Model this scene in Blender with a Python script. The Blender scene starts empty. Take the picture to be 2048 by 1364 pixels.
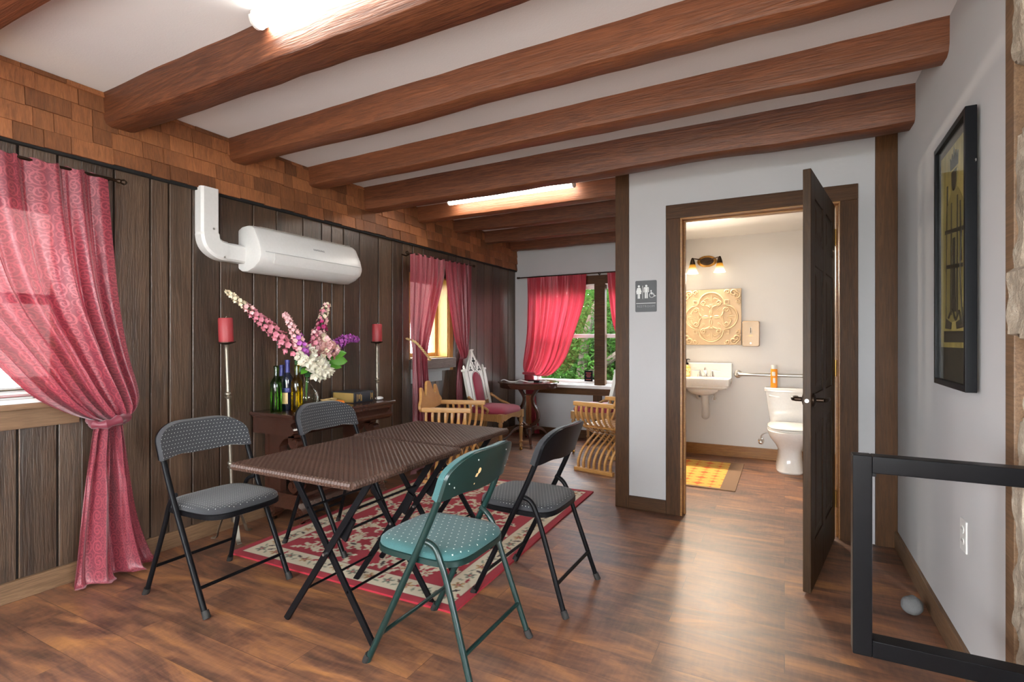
import bpy, bmesh, math, random
import numpy as np
from mathutils import Vector, Matrix, noise as mnoise
S = bpy.context.scene
COL = S.collection
PI = math.pi
# ------------------------------------------------------------------ camera, sky, sun, exposure
cd = bpy.data.cameras.new('camera'); cam = bpy.data.objects.new('camera', cd); COL.objects.link(cam)
cd.sensor_width = 36.0; cd.lens = 1045/2048*36; cd.clip_start = 0.02; cd.clip_end = 200
cam.location = (0, 0, 1.21); cam.rotation_euler = (PI/2, 0, math.atan2(545, 1045))
S.camera = cam
S.view_settings.view_transform = 'Standard'; S.view_settings.look = 'None'
S.view_settings.exposure = 0.2; S.view_settings.gamma = 1.0; S.view_settings.use_curve_mapping = False
w = bpy.data.worlds.new('sky'); S.world = w; w.use_nodes = True
bg = w.node_tree.nodes['Background']; bg.inputs[0].default_value = (0.86, 0.93, 1.0, 1); bg.inputs[1].default_value = 22.0
def lamp(name, kind, loc, rot, energy, color=(1, 1, 1), **k):
    l = bpy.data.lights.new(name, kind); l.energy = energy; l.color = color
    for a, v in k.items(): setattr(l, a, v)
    o = bpy.data.objects.new(name, l); COL.objects.link(o); o.location = loc; o.rotation_euler = rot
    return o
sun = lamp('sun', 'SUN', (-6, -3, 8), (0, 0, 0), 2.6, (1, 0.95, 0.86), angle=math.radians(9))
sun.rotation_euler = Vector((0.50, 0.62, -1.0)).to_track_quat('-Z', 'Y').to_euler()
# daylight through the window openings (portals only guide the sampling of the sky)
def portal(x, y, z, sx, sy, rot):
    o = lamp('window_portal', 'AREA', (x, y, z), rot, 1, shape='RECTANGLE', size=sx, size_y=sy); o.data.cycles.is_portal = True
portal(-3.44, .86, 1.41, .98, 1.0, (0, -PI/2, 0)); portal(-3.44, 4.305, 1.45, .85, .66, (0, -PI/2, 0))
portal(-2.1, 6.44, 1.29, 1.7, 1.26, (-PI/2, 0, 0))
portal(-3.44, -1.3, 1.45, 1.1, 1.6, (0, -PI/2, 0))
# area lamps added as fill in the unseen room; the last brightens the ceiling
lamp('side_fill', 'AREA', (2.93, -.5, 1.5), (0, PI/2, 0), 84, (.95, .97, 1), shape='RECTANGLE', size=1.5, size_y=2.2)
lamp('left_fill', 'AREA', (-3.12, -1.3, 1.35), (0, -PI/2, math.radians(12)), 60, (.95, .97, 1), shape='RECTANGLE', size=1.3, size_y=1.0)
lamp('rear_fill', 'AREA', (-.9, -3.1, 1.5), (PI/2, 0, PI), 14, (.95, .97, 1), shape='RECTANGLE', size=3.2, size_y=1.7)
lamp('ceiling_fill', 'AREA', (-.6, -1.3, .75), (math.radians(150), 0, 0), 95, (1, .95, .88), shape='RECTANGLE', size=2.6, size_y=1.2)
TUBE = 36.0        # emission of the ceiling tubes
random.seed(7); np.random.seed(7)
# ------------------------------------------------------------------ node helpers
class NT:
    def __init__(s, name):
        s.m = bpy.data.materials.new(name); s.m.use_nodes = True; s.t = s.m.node_tree; s.t.nodes.clear()
        s.out = s.t.nodes.new('ShaderNodeOutputMaterial')
    def n(s, typ, ins=None, **props):
        d = s.t.nodes.new('ShaderNode' + typ)
        for k, v in props.items(): setattr(d, k, v)
        for k, v in (ins or {}).items(): s.set(d.inputs[k], v)
        return d
    def set(s, sock, v):
        if isinstance(v, bpy.types.NodeSocket): s.t.links.new(v, sock)
        elif isinstance(v, bpy.types.Node): s.t.links.new(v.outputs[0], sock)
        elif isinstance(v, (tuple, list)) and len(v) == 3 and sock.type == 'RGBA': sock.default_value = (*v, 1)
        else: sock.default_value = v
    def math(s, op, a, b=0.0, c=0.0):
        d = s.t.nodes.new('ShaderNodeMath'); d.operation = op
        s.set(d.inputs[0], a); s.set(d.inputs[1], b); s.set(d.inputs[2], c); return d.outputs[0]
    def mix(s, f, a, b, mode='MIX'):
        d = s.t.nodes.new('ShaderNodeMix'); d.data_type = 'RGBA'; d.blend_type = mode
        s.set(d.inputs[0], f); s.set(d.inputs[6], a); s.set(d.inputs[7], b); return d.outputs[2]
    def ramp(s, f, *stops):
        d = s.t.nodes.new('ShaderNodeValToRGB'); e = d.color_ramp.elements
        while len(e) < len(stops): e.new(0.5)
        for i, (p, c) in enumerate(stops):
            e[i].position = p; e[i].color = (*c, 1) if len(c) == 3 else c
        s.set(d.inputs[0], f); return d.outputs[0]
    def coords(s, scale=(1, 1, 1), kind='Object', rot=(0, 0, 0)):
        tc = s.n('TexCoord'); mp = s.n('Mapping'); s.t.links.new(tc.outputs[kind], mp.inputs[0])
        mp.inputs['Scale'].default_value = scale; mp.inputs['Rotation'].default_value = rot; return mp.outputs[0]
    def noise(s, vec, scale, detail=4.0, rough=.55, dist=0.0):
        return s.n('TexNoise', {'Vector': vec, 'Scale': scale, 'Detail': detail, 'Roughness': rough, 'Distortion': dist}).outputs[0]
    def bump(s, h, strength=.3, dist=.01):
        return s.n('Bump', {'Height': h, 'Strength': strength, 'Distance': dist}).outputs[0]
    def pbr(s, color, rough=.5, **k):
        p = s.t.nodes.new('ShaderNodeBsdfPrincipled')
        s.set(p.inputs['Base Color'], color); s.set(p.inputs['Roughness'], rough)
        for a, v in k.items(): s.set(p.inputs[a.replace('_', ' ')], v)
        s.t.links.new(p.outputs[0], s.out.inputs[0]); return p
def simple(name, color, rough=.5, metal=0.0, grain=0.0, **k):
    t = NT(name)
    nz = t.noise(t.coords(), 60 if grain == 0 else 220, 3)
    c = t.mix(.10, color, t.ramp(nz, (.3, tuple(x*.7 for x in color)), (.7, tuple(min(1, x*1.2) for x in color))))
    if grain: k['Normal'] = t.bump(nz, grain, .002)
    t.pbr(c, rough, Metallic=metal, **k); return t.m
def wood(name, dark, light, axis='X', fine=1.0, rough=.45, bump=.25, island=0.0, contrast=1.0, coat=0.0, knots=False, spec=.4):
    t = NT(name); st = {'X': (.06, 1, 1), 'Y': (1, .06, 1), 'Z': (1, 1, .06)}[axis]
    v = t.coords(tuple(a*fine for a in st))
    if island:
        g = t.n('NewGeometry'); off = t.n('CombineXYZ', {0: t.math('MULTIPLY', g.outputs['Random Per Island'], 37.0), 1: t.math('MULTIPLY', g.outputs['Random Per Island'], 91.0), 2: t.math('MULTIPLY', g.outputs['Random Per Island'], 13.0)})
        v = t.n('VectorMath', {0: v, 1: off}, operation='ADD').outputs[0]
    n1 = t.noise(v, 9, 6, .62, .8); n2 = t.noise(v, 60, 4, .6, .3); n3 = t.noise(v, 1.6, 2)
    mid = tuple((a+b)/2 for a, b in zip(dark, light))
    c = t.ramp(n1, (.5-.22/contrast, dark), (.5, mid), (.5+.2/contrast, light))
    ring = t.math('SINE', t.math('MULTIPLY', n1, 55.0)); n4 = t.noise(v, 170, 3, .6)
    c = t.mix(.42, c, t.ramp(n2, (.35, tuple(x*.55 for x in dark)), (.62, light)))
    c = t.mix(.30*contrast, c, t.ramp(ring, (.25, tuple(x*.6 for x in dark)), (.75, light)))
    c = t.mix(.30, c, t.ramp(n4, (.38, tuple(x*.4 for x in dark)), (.60, light)))
    if knots:
        st1 = t.noise(v, 4.2, 5, .7, .4)
        c = t.mix(t.math('MULTIPLY', t.ramp(st1, (.56, (0, 0, 0)), (.64, (1, 1, 1))), .8), c, (.008, .007, .007)); c = t.mix(t.math('MULTIPLY', t.ramp(t.noise(v, 3.1, 4, .6), (.56, (0, 0, 0)), (.70, (1, 1, 1))), .28), c, (.17, .145, .125))
    c = t.mix(.35, c, t.ramp(n3, (.35, dark), (.65, light)))
    if island:
        hs = t.n('HueSaturation', {'Color': c, 'Value': t.n('MapRange', {0: g.outputs['Random Per Island'], 3: 1-island, 4: 1+island}).outputs[0], 'Saturation': 1.0})
        c = hs.outputs[0]
    t.pbr(c, t.math('MULTIPLY_ADD', n2, .25, rough-.12), Normal=t.bump(t.math('ADD', t.math('ADD', n2, t.math('MULTIPLY', n4, .7)), t.math('MULTIPLY', ring, .12)), bump, .004), Specular_IOR_Level=spec, **({'Coat_Weight': coat, 'Coat_Roughness': .15} if coat else {}))
    return t.m
# ------------------------------------------------------------------ mesh builder
class MB:
    def __init__(s): s.bm = bmesh.new()
    def face(s, vs): 
        try: return s.bm.faces.new(vs)
        except ValueError: return None
    def box(s, a, b, m=None):
        (x0, y0, z0), (x1, y1, z1) = a, b
        p = [(x0,y0,z0),(x1,y0,z0),(x1,y1,z0),(x0,y1,z0),(x0,y0,z1),(x1,y0,z1),(x1,y1,z1),(x0,y1,z1)]
        v = [s.bm.verts.new(Vector(q) if m is None else m @ Vector(q)) for q in p]
        for f in ((3,2,1,0),(4,5,6,7),(0,1,5,4),(1,2,6,5),(2,3,7,6),(3,0,4,7)): s.face([v[i] for i in f])
        return s
    def bar(s, p, q, w, h, up=(0, 0, 1)):
        p, q = Vector(p), Vector(q); d = (q-p).normalized(); u = Vector(up); r = d.cross(u).normalized(); u = r.cross(d)
        return s.loft([[e + r*a*w/2 + u*b*h/2 for a, b in ((-1,-1),(1,-1),(1,1),(-1,1))] for e in (p, q)], caps=True)
    def loft(s, rings, caps=True, closed=True, loop=False):
        R = [[s.bm.verts.new(Vector(p)) for p in r] for r in rings]; n = len(R[0])
        for i in range(len(R)-1 + (1 if loop else 0)):
            a, b = R[i], R[(i+1) % len(R)]
            for j in range(n if closed else n-1): s.face([a[j], a[(j+1) % n], b[(j+1) % n], b[j]])
        if caps and not loop: s.face(R[0][::-1]); s.face(R[-1])
        return s
    def tube(s, pts, r, seg=10, closed=False):
        pts = [Vector(p) for p in pts]; n = len(pts); rings = []; prev = None
        for i, p in enumerate(pts):
            if closed: d = pts[(i+1) % n] - pts[i-1]
            else: d = pts[min(i+1, n-1)] - pts[max(i-1, 0)]
            d.normalize()
            if prev is None:
                a = Vector((0, 0, 1)) if abs(d.z) < .9 else Vector((1, 0, 0)); u = d.cross(a).normalized()
            else: u = (prev - d*prev.dot(d)).normalized()
            prev = u; v = d.cross(u); rr = r[i] if isinstance(r, (list, tuple)) else r
            rings.append([p + (u*math.cos(2*PI*k/seg) + v*math.sin(2*PI*k/seg))*rr for k in range(seg)])
        return s.loft(rings, caps=not closed, loop=closed)
    def lathe(s, prof, c=(0, 0, 0), seg=24, axis='Z', m=None):
        c = Vector(c); rings = []
        for r, z in prof:
            ring = []
            for k in range(seg):
                a = 2*PI*k/seg; p = Vector((r*math.cos(a), r*math.sin(a), z))
                if axis == 'X': p = Vector((p.z, p.x, p.y))
                if axis == 'Y': p = Vector((p.y, p.z, p.x))
                if m is not None: p = m @ p
                ring.append(c + p)
            rings.append(ring)
        return s.loft(rings, caps=True)
    def prism(s, outline, axis, a, b):
        def P(u, v, w): return {'X': (w, u, v), 'Y': (u, w, v), 'Z': (u, v, w)}[axis]
        return s.loft([[P(u, v, w) for u, v in outline] for w in (a, b)], caps=True)
    def ribbon(s, path, th, axis, a, b):           # a thick strip along a 2D path
        n = len(path); L, R = [], []
        for i, (x, y) in enumerate(path):
            x0, y0 = path[max(i-1, 0)]; x1, y1 = path[min(i+1, n-1)]
            dx, dy = x1-x0, y1-y0; l = math.hypot(dx, dy) or 1; t = (th(i/(n-1)) if callable(th) else th)/2
            L.append((x-dy/l*t, y+dx/l*t)); R.append((x+dy/l*t, y-dx/l*t))
        def P(u, v, w): return {'X': (w, u, v), 'Y': (u, w, v), 'Z': (u, v, w)}[axis]
        return s.loft([[P(*L[i], a), P(*R[i], a), P(*R[i], b), P(*L[i], b)] for i in range(n)])
    def ball(s, c, r, seg=16, rings=9, sc=(1, 1, 1)):
        c = Vector(c); R = []
        for i in range(1, rings):
            th = PI*i/rings
            R.append([c + Vector((r*sc[0]*math.sin(th)*math.cos(2*PI*k/seg), r*sc[1]*math.sin(th)*math.sin(2*PI*k/seg), -r*sc[2]*math.cos(th))) for k in range(seg)])
        return s.loft(R)
    def grid(s, f, nu, nv, uv=None):
        V = [[s.bm.verts.new(Vector(f(i/nu, j/nv))) for i in range(nu+1)] for j in range(nv+1)]
        lay = s.bm.loops.layers.uv.verify() if uv else None
        for j in range(nv):
            for i in range(nu):
                fc = s.face([V[j][i], V[j][i+1], V[j+1][i+1], V[j+1][i]])
                if uv and fc:
                    for l, (a, b) in zip(fc.loops, ((i, j), (i+1, j), (i+1, j+1), (i, j+1))): l[lay].uv = uv(a/nu, b/nv)
        return s
    def build(s, name, m, parent=None, smooth=True, bevel=0, world=False, kind=None, seg=2, angle=35):
        bmesh.ops.recalc_face_normals(s.bm, faces=s.bm.faces)
        me = bpy.data.meshes.new(name)
        if bevel:
            es = [e for e in s.bm.edges if len(e.link_faces) == 2 and e.calc_face_angle(0) > math.radians(angle)]
            bmesh.ops.bevel(s.bm, geom=es, offset=bevel, segments=seg, affect='EDGES', profile=.5, clamp_overlap=True)
        if world and parent is not None:
            inv = wm(parent).inverted()
            for v in s.bm.verts: v.co = inv @ v.co
        s.bm.to_mesh(me); s.bm.free()
        if smooth:
            for p in me.polygons: p.use_smooth = True
            try: me.set_sharp_from_angle(angle=math.radians(40))
            except Exception: pass
        me.materials.append(m)
        o = bpy.data.objects.new(name, me); COL.objects.link(o)
        if bevel and smooth: wn = o.modifiers.new('weighted_normal', 'WEIGHTED_NORMAL'); wn.keep_sharp = True
        if parent is not None: o.parent = parent
        elif kind: o['kind'] = kind
        return o
def wm(o):
    m = Matrix.Translation(o.location) @ o.rotation_euler.to_matrix().to_4x4()
    return wm(o.parent) @ m if o.parent else m
def tag(o, label, cat, group=None, kind=None):
    o['label'] = label; o['category'] = cat
    if group: o['group'] = group
    if kind: o['kind'] = kind
    return o
def thing(name, label, cat, loc=(0, 0, 0), rz=0, group=None):
    o = bpy.data.objects.new(name, None); COL.objects.link(o); o.location = loc; o.rotation_euler = (0, 0, rz); o.empty_display_size = .05
    return tag(o, label, cat, group)
def struct(name, label=None, loc=(0, 0, 0), cat=None):
    o = bpy.data.objects.new(name, None); COL.objects.link(o); o.location = loc; o['kind'] = 'structure'; o.empty_display_size = .05
    if label: tag(o, label, cat)
    return o
def copy_tree(o, parent=None):
    c = o.copy(); COL.objects.link(c)
    if parent is not None: c.parent = parent
    for ch in list(o.children): copy_tree(ch, c)
    return c
def text_mesh(txt, size, mt, parent, mtx, depth=.0006, name='lettering', spacing=1.0):
    cu = bpy.data.curves.new('t', 'FONT'); cu.body = txt; cu.size = size; cu.extrude = depth; cu.align_x = 'CENTER'; cu.align_y = 'CENTER'; cu.space_character = spacing
    cu.resolution_u = 3
    tmp = bpy.data.objects.new('t', cu); COL.objects.link(tmp)
    dg = bpy.context.evaluated_depsgraph_get(); me = bpy.data.meshes.new_from_object(tmp.evaluated_get(dg))
    bpy.data.objects.remove(tmp); bpy.data.curves.remove(cu)
    me.transform(mtx); me.materials.clear(); me.materials.append(mt)
    o = bpy.data.objects.new(name, me); COL.objects.link(o); o.parent = parent; return o
def lerp(a, b, t): return a + (b-a)*t
def crom(pts, n):                                     # smooth polyline through control points
    pts = [Vector(p) for p in pts]; out = []; k = len(pts)-1
    for i in range(n+1):
        t = i/n*k; j = min(int(t), k-1); f = t-j
        p0, p1, p2, p3 = pts[max(j-1, 0)], pts[j], pts[j+1], pts[min(j+2, k)]
        out.append(.5*((2*p1) + (p2-p0)*f + (2*p0-5*p1+4*p2-p3)*f*f + (3*p1-p0-3*p2+p3)*f**3))
    return out
def spiral(cx, cy, r0, r1, a0, a1, n=24): return [(cx + lerp(r0, r1, i/n)*math.cos(lerp(a0, a1, i/n)), cy + lerp(r0, r1, i/n)*math.sin(lerp(a0, a1, i/n))) for i in range(n+1)]
# ------------------------------------------------------------------ materials
def plaster(name, c, b=.08):
    t = NT(name); n1 = t.noise(t.coords(), 140, 3); n2 = t.noise(t.coords(), 3, 2)
    t.pbr(t.mix(.12, c, t.ramp(n2, (.3, tuple(x*.85 for x in c)), (.7, tuple(min(1, x*1.1) for x in c)))), .85, Normal=t.bump(n1, b, .003)); return t.m
M_ceil = plaster('ceiling_paint', (.66, .66, .67), .2); M_wall = plaster('wall_paint', (.455, .443, .445)); M_bath = plaster('restroom_paint', (.70, .68, .66)); M_out = plaster('exterior_render', (.5, .48, .45))
M_beam = wood('beam_wood', (.050, .014, .007), (.24, .080, .031), 'X', 1.0, .48, .6, contrast=1.2)
M_shingle = wood('cedar_shingle', (.15, .052, .020), (.34, .125, .045), 'Z', 1.0, .6, .35, island=.38)
M_plank = wood('plank_wall_wood', (.022, .013, .008), (.125, .073, .043), 'Z', 1.0, .36, .5, island=.34, contrast=1.2, knots=True, spec=.6)
M_gap = simple('groove_black', (.006, .005, .005), .9)
M_trim = wood('trim_brown', (.026, .010, .003), (.115, .048, .016), 'Z', 1.2, .5, .2, spec=.2)
M_trimx = wood('trim_brown_level', (.026, .010, .003), (.115, .048, .016), 'X', 1.2, .5, .2, spec=.2)
M_base = wood('baseboard_oak', (.09, .045, .022), (.24, .14, .075), 'Y', 1.2, .5, .15)
M_pine = wood('pine_trim', (.21, .075, .012), (.42, .19, .045), 'X', 1.5, .35, .15)
M_pinez = wood('pine_jamb', (.36, .17, .045), (.66, .38, .12), 'Z', 1.5, .45, .15)
M_sash = simple('sash_white', (.75, .72, .70), .4)
M_door = wood('door_wood', (.011, .005, .002), (.058, .028, .010), 'Z', 1.3, .42, .2, spec=.18)
M_blackm = simple('black_metal', (.005, .005, .006), .33, grain=.02, Specular_IOR_Level=.11)
M_greenm = simple('green_metal', (.005, .022, .020), .28)
M_bronze = simple('dark_bronze', (.035, .020, .012), .35, .8)
M_brass = simple('antique_brass', (.36, .19, .05), .28, .9)
M_steel = simple('brushed_steel', (.55, .54, .52), .28, 1.0)
M_chrome = simple('chrome', (.75, .75, .75), .12, 1.0)
M_pewter = simple('pewter', (.30, .27, .22), .35, .9)
M_porc = simple('porcelain', (.80, .79, .77), .12, Coat_Weight=.4)
M_whitep = simple('white_plastic', (.62, .605, .585), .35)
M_wax = simple('red_wax', (.30, .030, .035), .5, Subsurface_Weight=.15)
M_honey = wood('honey_wood', (.42, .185, .048), (.66, .36, .125), 'X', 2.0, .35, .1)
M_mahog = simple('mahogany', (.050, .017, .010), .24, Coat_Weight=.35, Coat_Roughness=.12)
M_chairw = wood('carved_oak', (.17, .075, .022), (.42, .22, .075), 'Z', 2.0, .4, .15)
M_cream = simple('cream_paint', (.62, .60, .55), .45)
M_velvet = simple('red_velvet', (.215, .012, .034), .75, grain=.25, Sheen_Weight=.12)
M_rubber = simple('rubber_foot', (.012, .010, .009), .7)
M_gold = simple('gilt_edge', (.55, .36, .12), .4, .5)
M_leather = simple('book_leather', (.022, .026, .034), .45, grain=.15)
M_orange = simple('orange_plastic', (.75, .20, .01), .4)
M_signg = simple('sign_grey', (.055, .055, .058), .5); M_signw = simple('sign_white', (.70, .70, .68), .5); M_signl = simple('sign_raised_grey', (.22, .22, .225), .5)
M_paper = simple('paper_white', (.72, .70, .66), .7); M_redpaper = simple('red_cover', (.35, .05, .05), .5); M_greypaper = simple('grey_cover', (.28, .27, .25), .6); M_tanpaper = simple('tan_cover', (.62, .42, .20), .6)
M_leafd = simple('leaf_dark', (.025, .10, .03), .5); M_leaf = simple('leaf_bright', (.10, .32, .03), .5)
M_fl = {k: simple('petal_'+k, c, .6, Subsurface_Weight=.1) for k, c in dict(pink=(.62, .20, .26), pale=(.72, .40, .40), cream=(.74, .62, .44), purple=(.42, .09, .40), magenta=(.42, .015, .13), white=(.66, .60, .48), dusty=(.42, .20, .17)).items()}
M_lath = simple('grey_board', (.30, .31, .31), .7)
M_rock = simple('rock_grey', (.13, .13, .13), .9, grain=.8)
M_screen = simple('canister_orange', (.80, .27, .01), .35)
M_tan = simple('dispenser_tan', (.30, .19, .10), .32, .25)
M_rope = simple('rope_gold', (.55, .38, .17), .8, grain=.6)
M_soap = simple('soap_amber', (.70, .40, .10), .2)
def emit(name, c, s):
    t = NT(name); e = t.n('Emission', {'Color': c, 'Strength': s}); t.t.links.new(e.outputs[0], t.out.inputs[0]); return t.m
M_tube = emit('fluorescent_tube', (1, .95, .86), TUBE)
def glass(name, c, rough=.02, mixf=.82):
    t = NT(name); tr = t.n('BsdfTransparent', {'Color': c}); gl = t.n('BsdfGlossy', {'Color': (1, 1, 1), 'Roughness': rough})
    lw = t.n('LayerWeight', {'Blend': .25}); f = t.math('MULTIPLY_ADD', lw.outputs['Fresnel'], 1-mixf, .03)
    m = t.n('MixShader', {0: f, 1: tr, 2: gl}); t.t.links.new(m.outputs[0], t.out.inputs[0]); return t.m
M_pane = glass('window_glass', (.97, .98, .97)); M_clear = glass('clear_glass', (.93, .95, .95), .02, .5)
M_gbot = glass('green_glass', (.27, .50, .13), .03, .6); M_obot = glass('olive_glass', (.66, .53, .07), .03, .6); M_bbot = simple('dark_blue_glass', (.008, .010, .022), .08, Coat_Weight=.5); M_foil = simple('navy_foil', (.03, .03, .14), .4, .3)
def fabric_dots(name, base, dot, ax, pitch, rad, rough=.85, cross=False):
    t = NT(name); tc = t.n('TexCoord'); sp = t.n('SeparateXYZ', {0: tc.outputs['Object']})
    a = t.math('DIVIDE', sp.outputs[ax[0]], pitch); b = t.math('DIVIDE', sp.outputs[ax[1]], pitch)
    row = t.math('FLOOR', b); a2 = t.math('ADD', a, t.math('MULTIPLY', t.math('MODULO', t.math('ABSOLUTE', row), 2.0), .5))
    fa = t.math('SUBTRACT', t.math('FRACT', a2), .5); fb = t.math('SUBTRACT', t.math('FRACT', b), .5)
    if cross:
        d = t.math('MULTIPLY', t.math('ADD', t.math('POWER', t.math('ABSOLUTE', fa), .6), t.math('POWER', t.math('ABSOLUTE', fb), .6)), .30)
    else: d = t.math('SQRT', t.math('ADD', t.math('MULTIPLY', fa, fa), t.math('MULTIPLY', fb, fb)))
    nrm = t.n('SeparateXYZ', {0: t.n('TexCoord').outputs['Normal']}).outputs[3-ax[0]-ax[1]]
    mk = t.math('MULTIPLY', t.math('LESS_THAN', d, rad), t.math('GREATER_THAN', t.math('ABSOLUTE', nrm), .55)); nz = t.noise(t.coords(), 400, 2)
    c = t.mix(mk, t.mix(nz, tuple(x*.6 for x in base), tuple(x*1.4 for x in base)), dot)
    t.pbr(c, rough, Normal=t.bump(nz, .3, .002), Sheen_Weight=.15); return t.m
M_dotseat = fabric_dots('black_dotted_seat', (.019, .020, .024), (.50, .50, .46), (0, 1), .0165, .10)
M_dotback = fabric_dots('black_dotted_back', (.019, .020, .024), (.50, .50, .46), (1, 2), .0165, .10)
M_grnseat = fabric_dots('green_dotted_seat', (.022, .088, .090), (.62, .66, .60), (0, 1), .030, .095, cross=True)
M_grnback = fabric_dots('green_dotted_back', (.022, .088, .090), (.62, .66, .60), (1, 2), .030, .095, cross=True)
M_ratt = wood('rattan_brown', (.028, .014, .010), (.095, .050, .036), 'X', 6, .36, .05)
def damask(name, base, pat, cell, mixt, strength=1.0):
    t = NT(name); tc = t.n('TexCoord'); sp = t.n('SeparateXYZ', {0: tc.outputs['UV']})
    def scroll(off, cs, turns, flip):
        u = t.math('ADD', t.math('DIVIDE', sp.outputs[0], cs), off); v = t.math('ADD', t.math('DIVIDE', sp.outputs[1], cs), off*.7)
        iu = t.math('FLOOR', u); iv = t.math('FLOOR', v)
        fu = t.math('SUBTRACT', t.math('FRACT', u), .5); fv = t.math('SUBTRACT', t.math('FRACT', v), .5)
        sgn = t.math('SUBTRACT', t.math('MULTIPLY', t.math('MODULO', t.math('ABSOLUTE', t.math('ADD', iu, iv)), 2.0), 2.0), 1.0)
        fu = t.math('MULTIPLY', fu, sgn)
        r = t.math('SQRT', t.math('ADD', t.math('MULTIPLY', fu, fu), t.math('MULTIPLY', fv, fv)))
        th = t.math('DIVIDE', t.math('ARCTAN2', fv, fu), 2*PI)
        ph = t.math('FRACT', t.math('ADD', t.math('ADD', th, t.math('MULTIPLY', r, turns)), 5.0))
        line = t.math('LESS_THAN', t.math('ABSOLUTE', t.math('SUBTRACT', ph, .5)), .17)
        return t.math('MULTIPLY', line, t.math('LESS_THAN', r, .50))
    k = t.math('MINIMUM', t.math('ADD', scroll(0.0, cell, 3.6, 0), t.math('MULTIPLY', scroll(.5, cell*.55, 2.6, 1), .7)), 1.0)
    k = t.math('MULTIPLY', k, strength)
    weave = t.noise(t.coords((900, 900, 90), 'UV'), 1, 2)
    c = t.mix(k, base, pat)
    p = t.pbr(c, t.math('MULTIPLY_ADD', k, -.12, .46), Normal=t.bump(weave, .12, .001), Sheen_Weight=.3, Specular_IOR_Level=.6)
    tl = t.n('BsdfTranslucent', {'Color': t.mix(.35, c, (.85, .06, .10))}); tp = t.n('BsdfTransparent', {'Color': (1, .55, .5)})
    m1 = t.n('MixShader', {0: mixt, 1: p.outputs[0], 2: tl.outputs[0]}); m2 = t.n('MixShader', {0: mixt*.10, 1: m1.outputs[0], 2: tp.outputs[0]})
    t.t.links.new(m2.outputs[0], t.out.inputs[0]); return t.m
M_curt = damask('rose_damask', (.155, .013, .030), (.31, .045, .062), .072, .12)
M_curt2 = damask('rose_damask_far', (.185, .015, .029), (.29, .034, .048), .072, .11, .5)
M_sheer = damask('rose_sheer', (.44, .035, .060), (.55, .06, .08), .072, .34, .25)
def floor_mat():
    t = NT('vinyl_plank'); v = t.coords((1, 1, 1))
    br = t.n('TexBrick', {'Vector': v, 'Color1': (0, 0, 0), 'Color2': (1, 1, 1), 'Mortar': (.5, .5, .5), 'Scale': 1.0, 'Mortar Size': .0012, 'Mortar Smooth': .2, 'Bias': 0.0, 'Brick Width': 1.2, 'Row Height': .165})
    br.offset = .37; br.offset_frequency = 2
    rnd = t.n('SeparateColor', {0: br.outputs[0]}).outputs[0]
    off = t.n('CombineXYZ', {0: t.math('MULTIPLY', rnd, 7.0), 1: t.math('MULTIPLY', rnd, 23.0), 2: 0.0})
    vv = t.n('VectorMath', {0: t.coords((.28, 1, 1)), 1: off}, operation='ADD').outputs[0]
    big = t.noise(vv, 4.2, 6, .66, 1.4); fine = t.noise(t.n('VectorMath', {0: t.coords((.10, 1, 1)), 1: off}, operation='ADD').outputs[0], 42, 5, .65, .6)
    cross = t.noise(t.coords((1, .16, 1)), 60, 3, .6)
    c = t.ramp(big, (.36, (.034, .016, .015)), (.46, (.105, .043, .030)), (.55, (.22, .090, .046)), (.68, (.46, .195, .062)))
    c = t.mix(.26, c, t.ramp(fine, (.32, (.030, .014, .011)), (.66, (.36, .165, .072))))
    c = t.mix(.08, c, t.ramp(cross, (.42, (.04, .018, .012)), (.62, (.36, .18, .08))))
    c = t.mix(t.math('MULTIPLY', br.outputs[1], .6), c, (.03, .014, .008))
    h = t.math('SUBTRACT', t.math('MULTIPLY', fine, .4), br.outputs[1])
    t.pbr(c, t.math('MULTIPLY_ADD', fine, .16, .37), Normal=t.bump(h, .22, .003), Specular_IOR_Level=.7); return t.m
M_floor = floor_mat()
def stone_mat():
    t = NT('rubble_stone'); v = t.coords((1, 1, 1))
    vo = t.n('TexVoronoi', {'Vector': v, 'Scale': 5.0}); n1 = t.noise(v, 18, 6, .7); n2 = t.noise(v, 70, 4)
    c = t.mix(.5, t.ramp(n1, (.3, (.11, .09, .075)), (.55, (.34, .28, .22)), (.75, (.55, .50, .43))), t.mix(.5, (.33, .26, .19), t.n('RGBToBW', {0: vo.outputs['Color']}), 'SOFT_LIGHT'))
    t.pbr(c, .9, Normal=t.bump(t.math('ADD', n1, n2), .7, .01)); return t.m
M_stone = stone_mat()
def attr_mat(name, rough=.9, bump=.5):
    t = NT(name); a = t.n('VertexColor', layer_name='col'); nz = t.noise(t.coords(), 500, 2)
    t.pbr(t.mix(.18, a.outputs[0], t.mix(nz, (0, 0, 0), (1, 1, 1)), 'SOFT_LIGHT'), rough, Normal=t.bump(nz, bump, .002), Sheen_Weight=.04); return t.m
M_rug = attr_mat('rug_wool'); M_mat = attr_mat('mat_weave')
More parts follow.
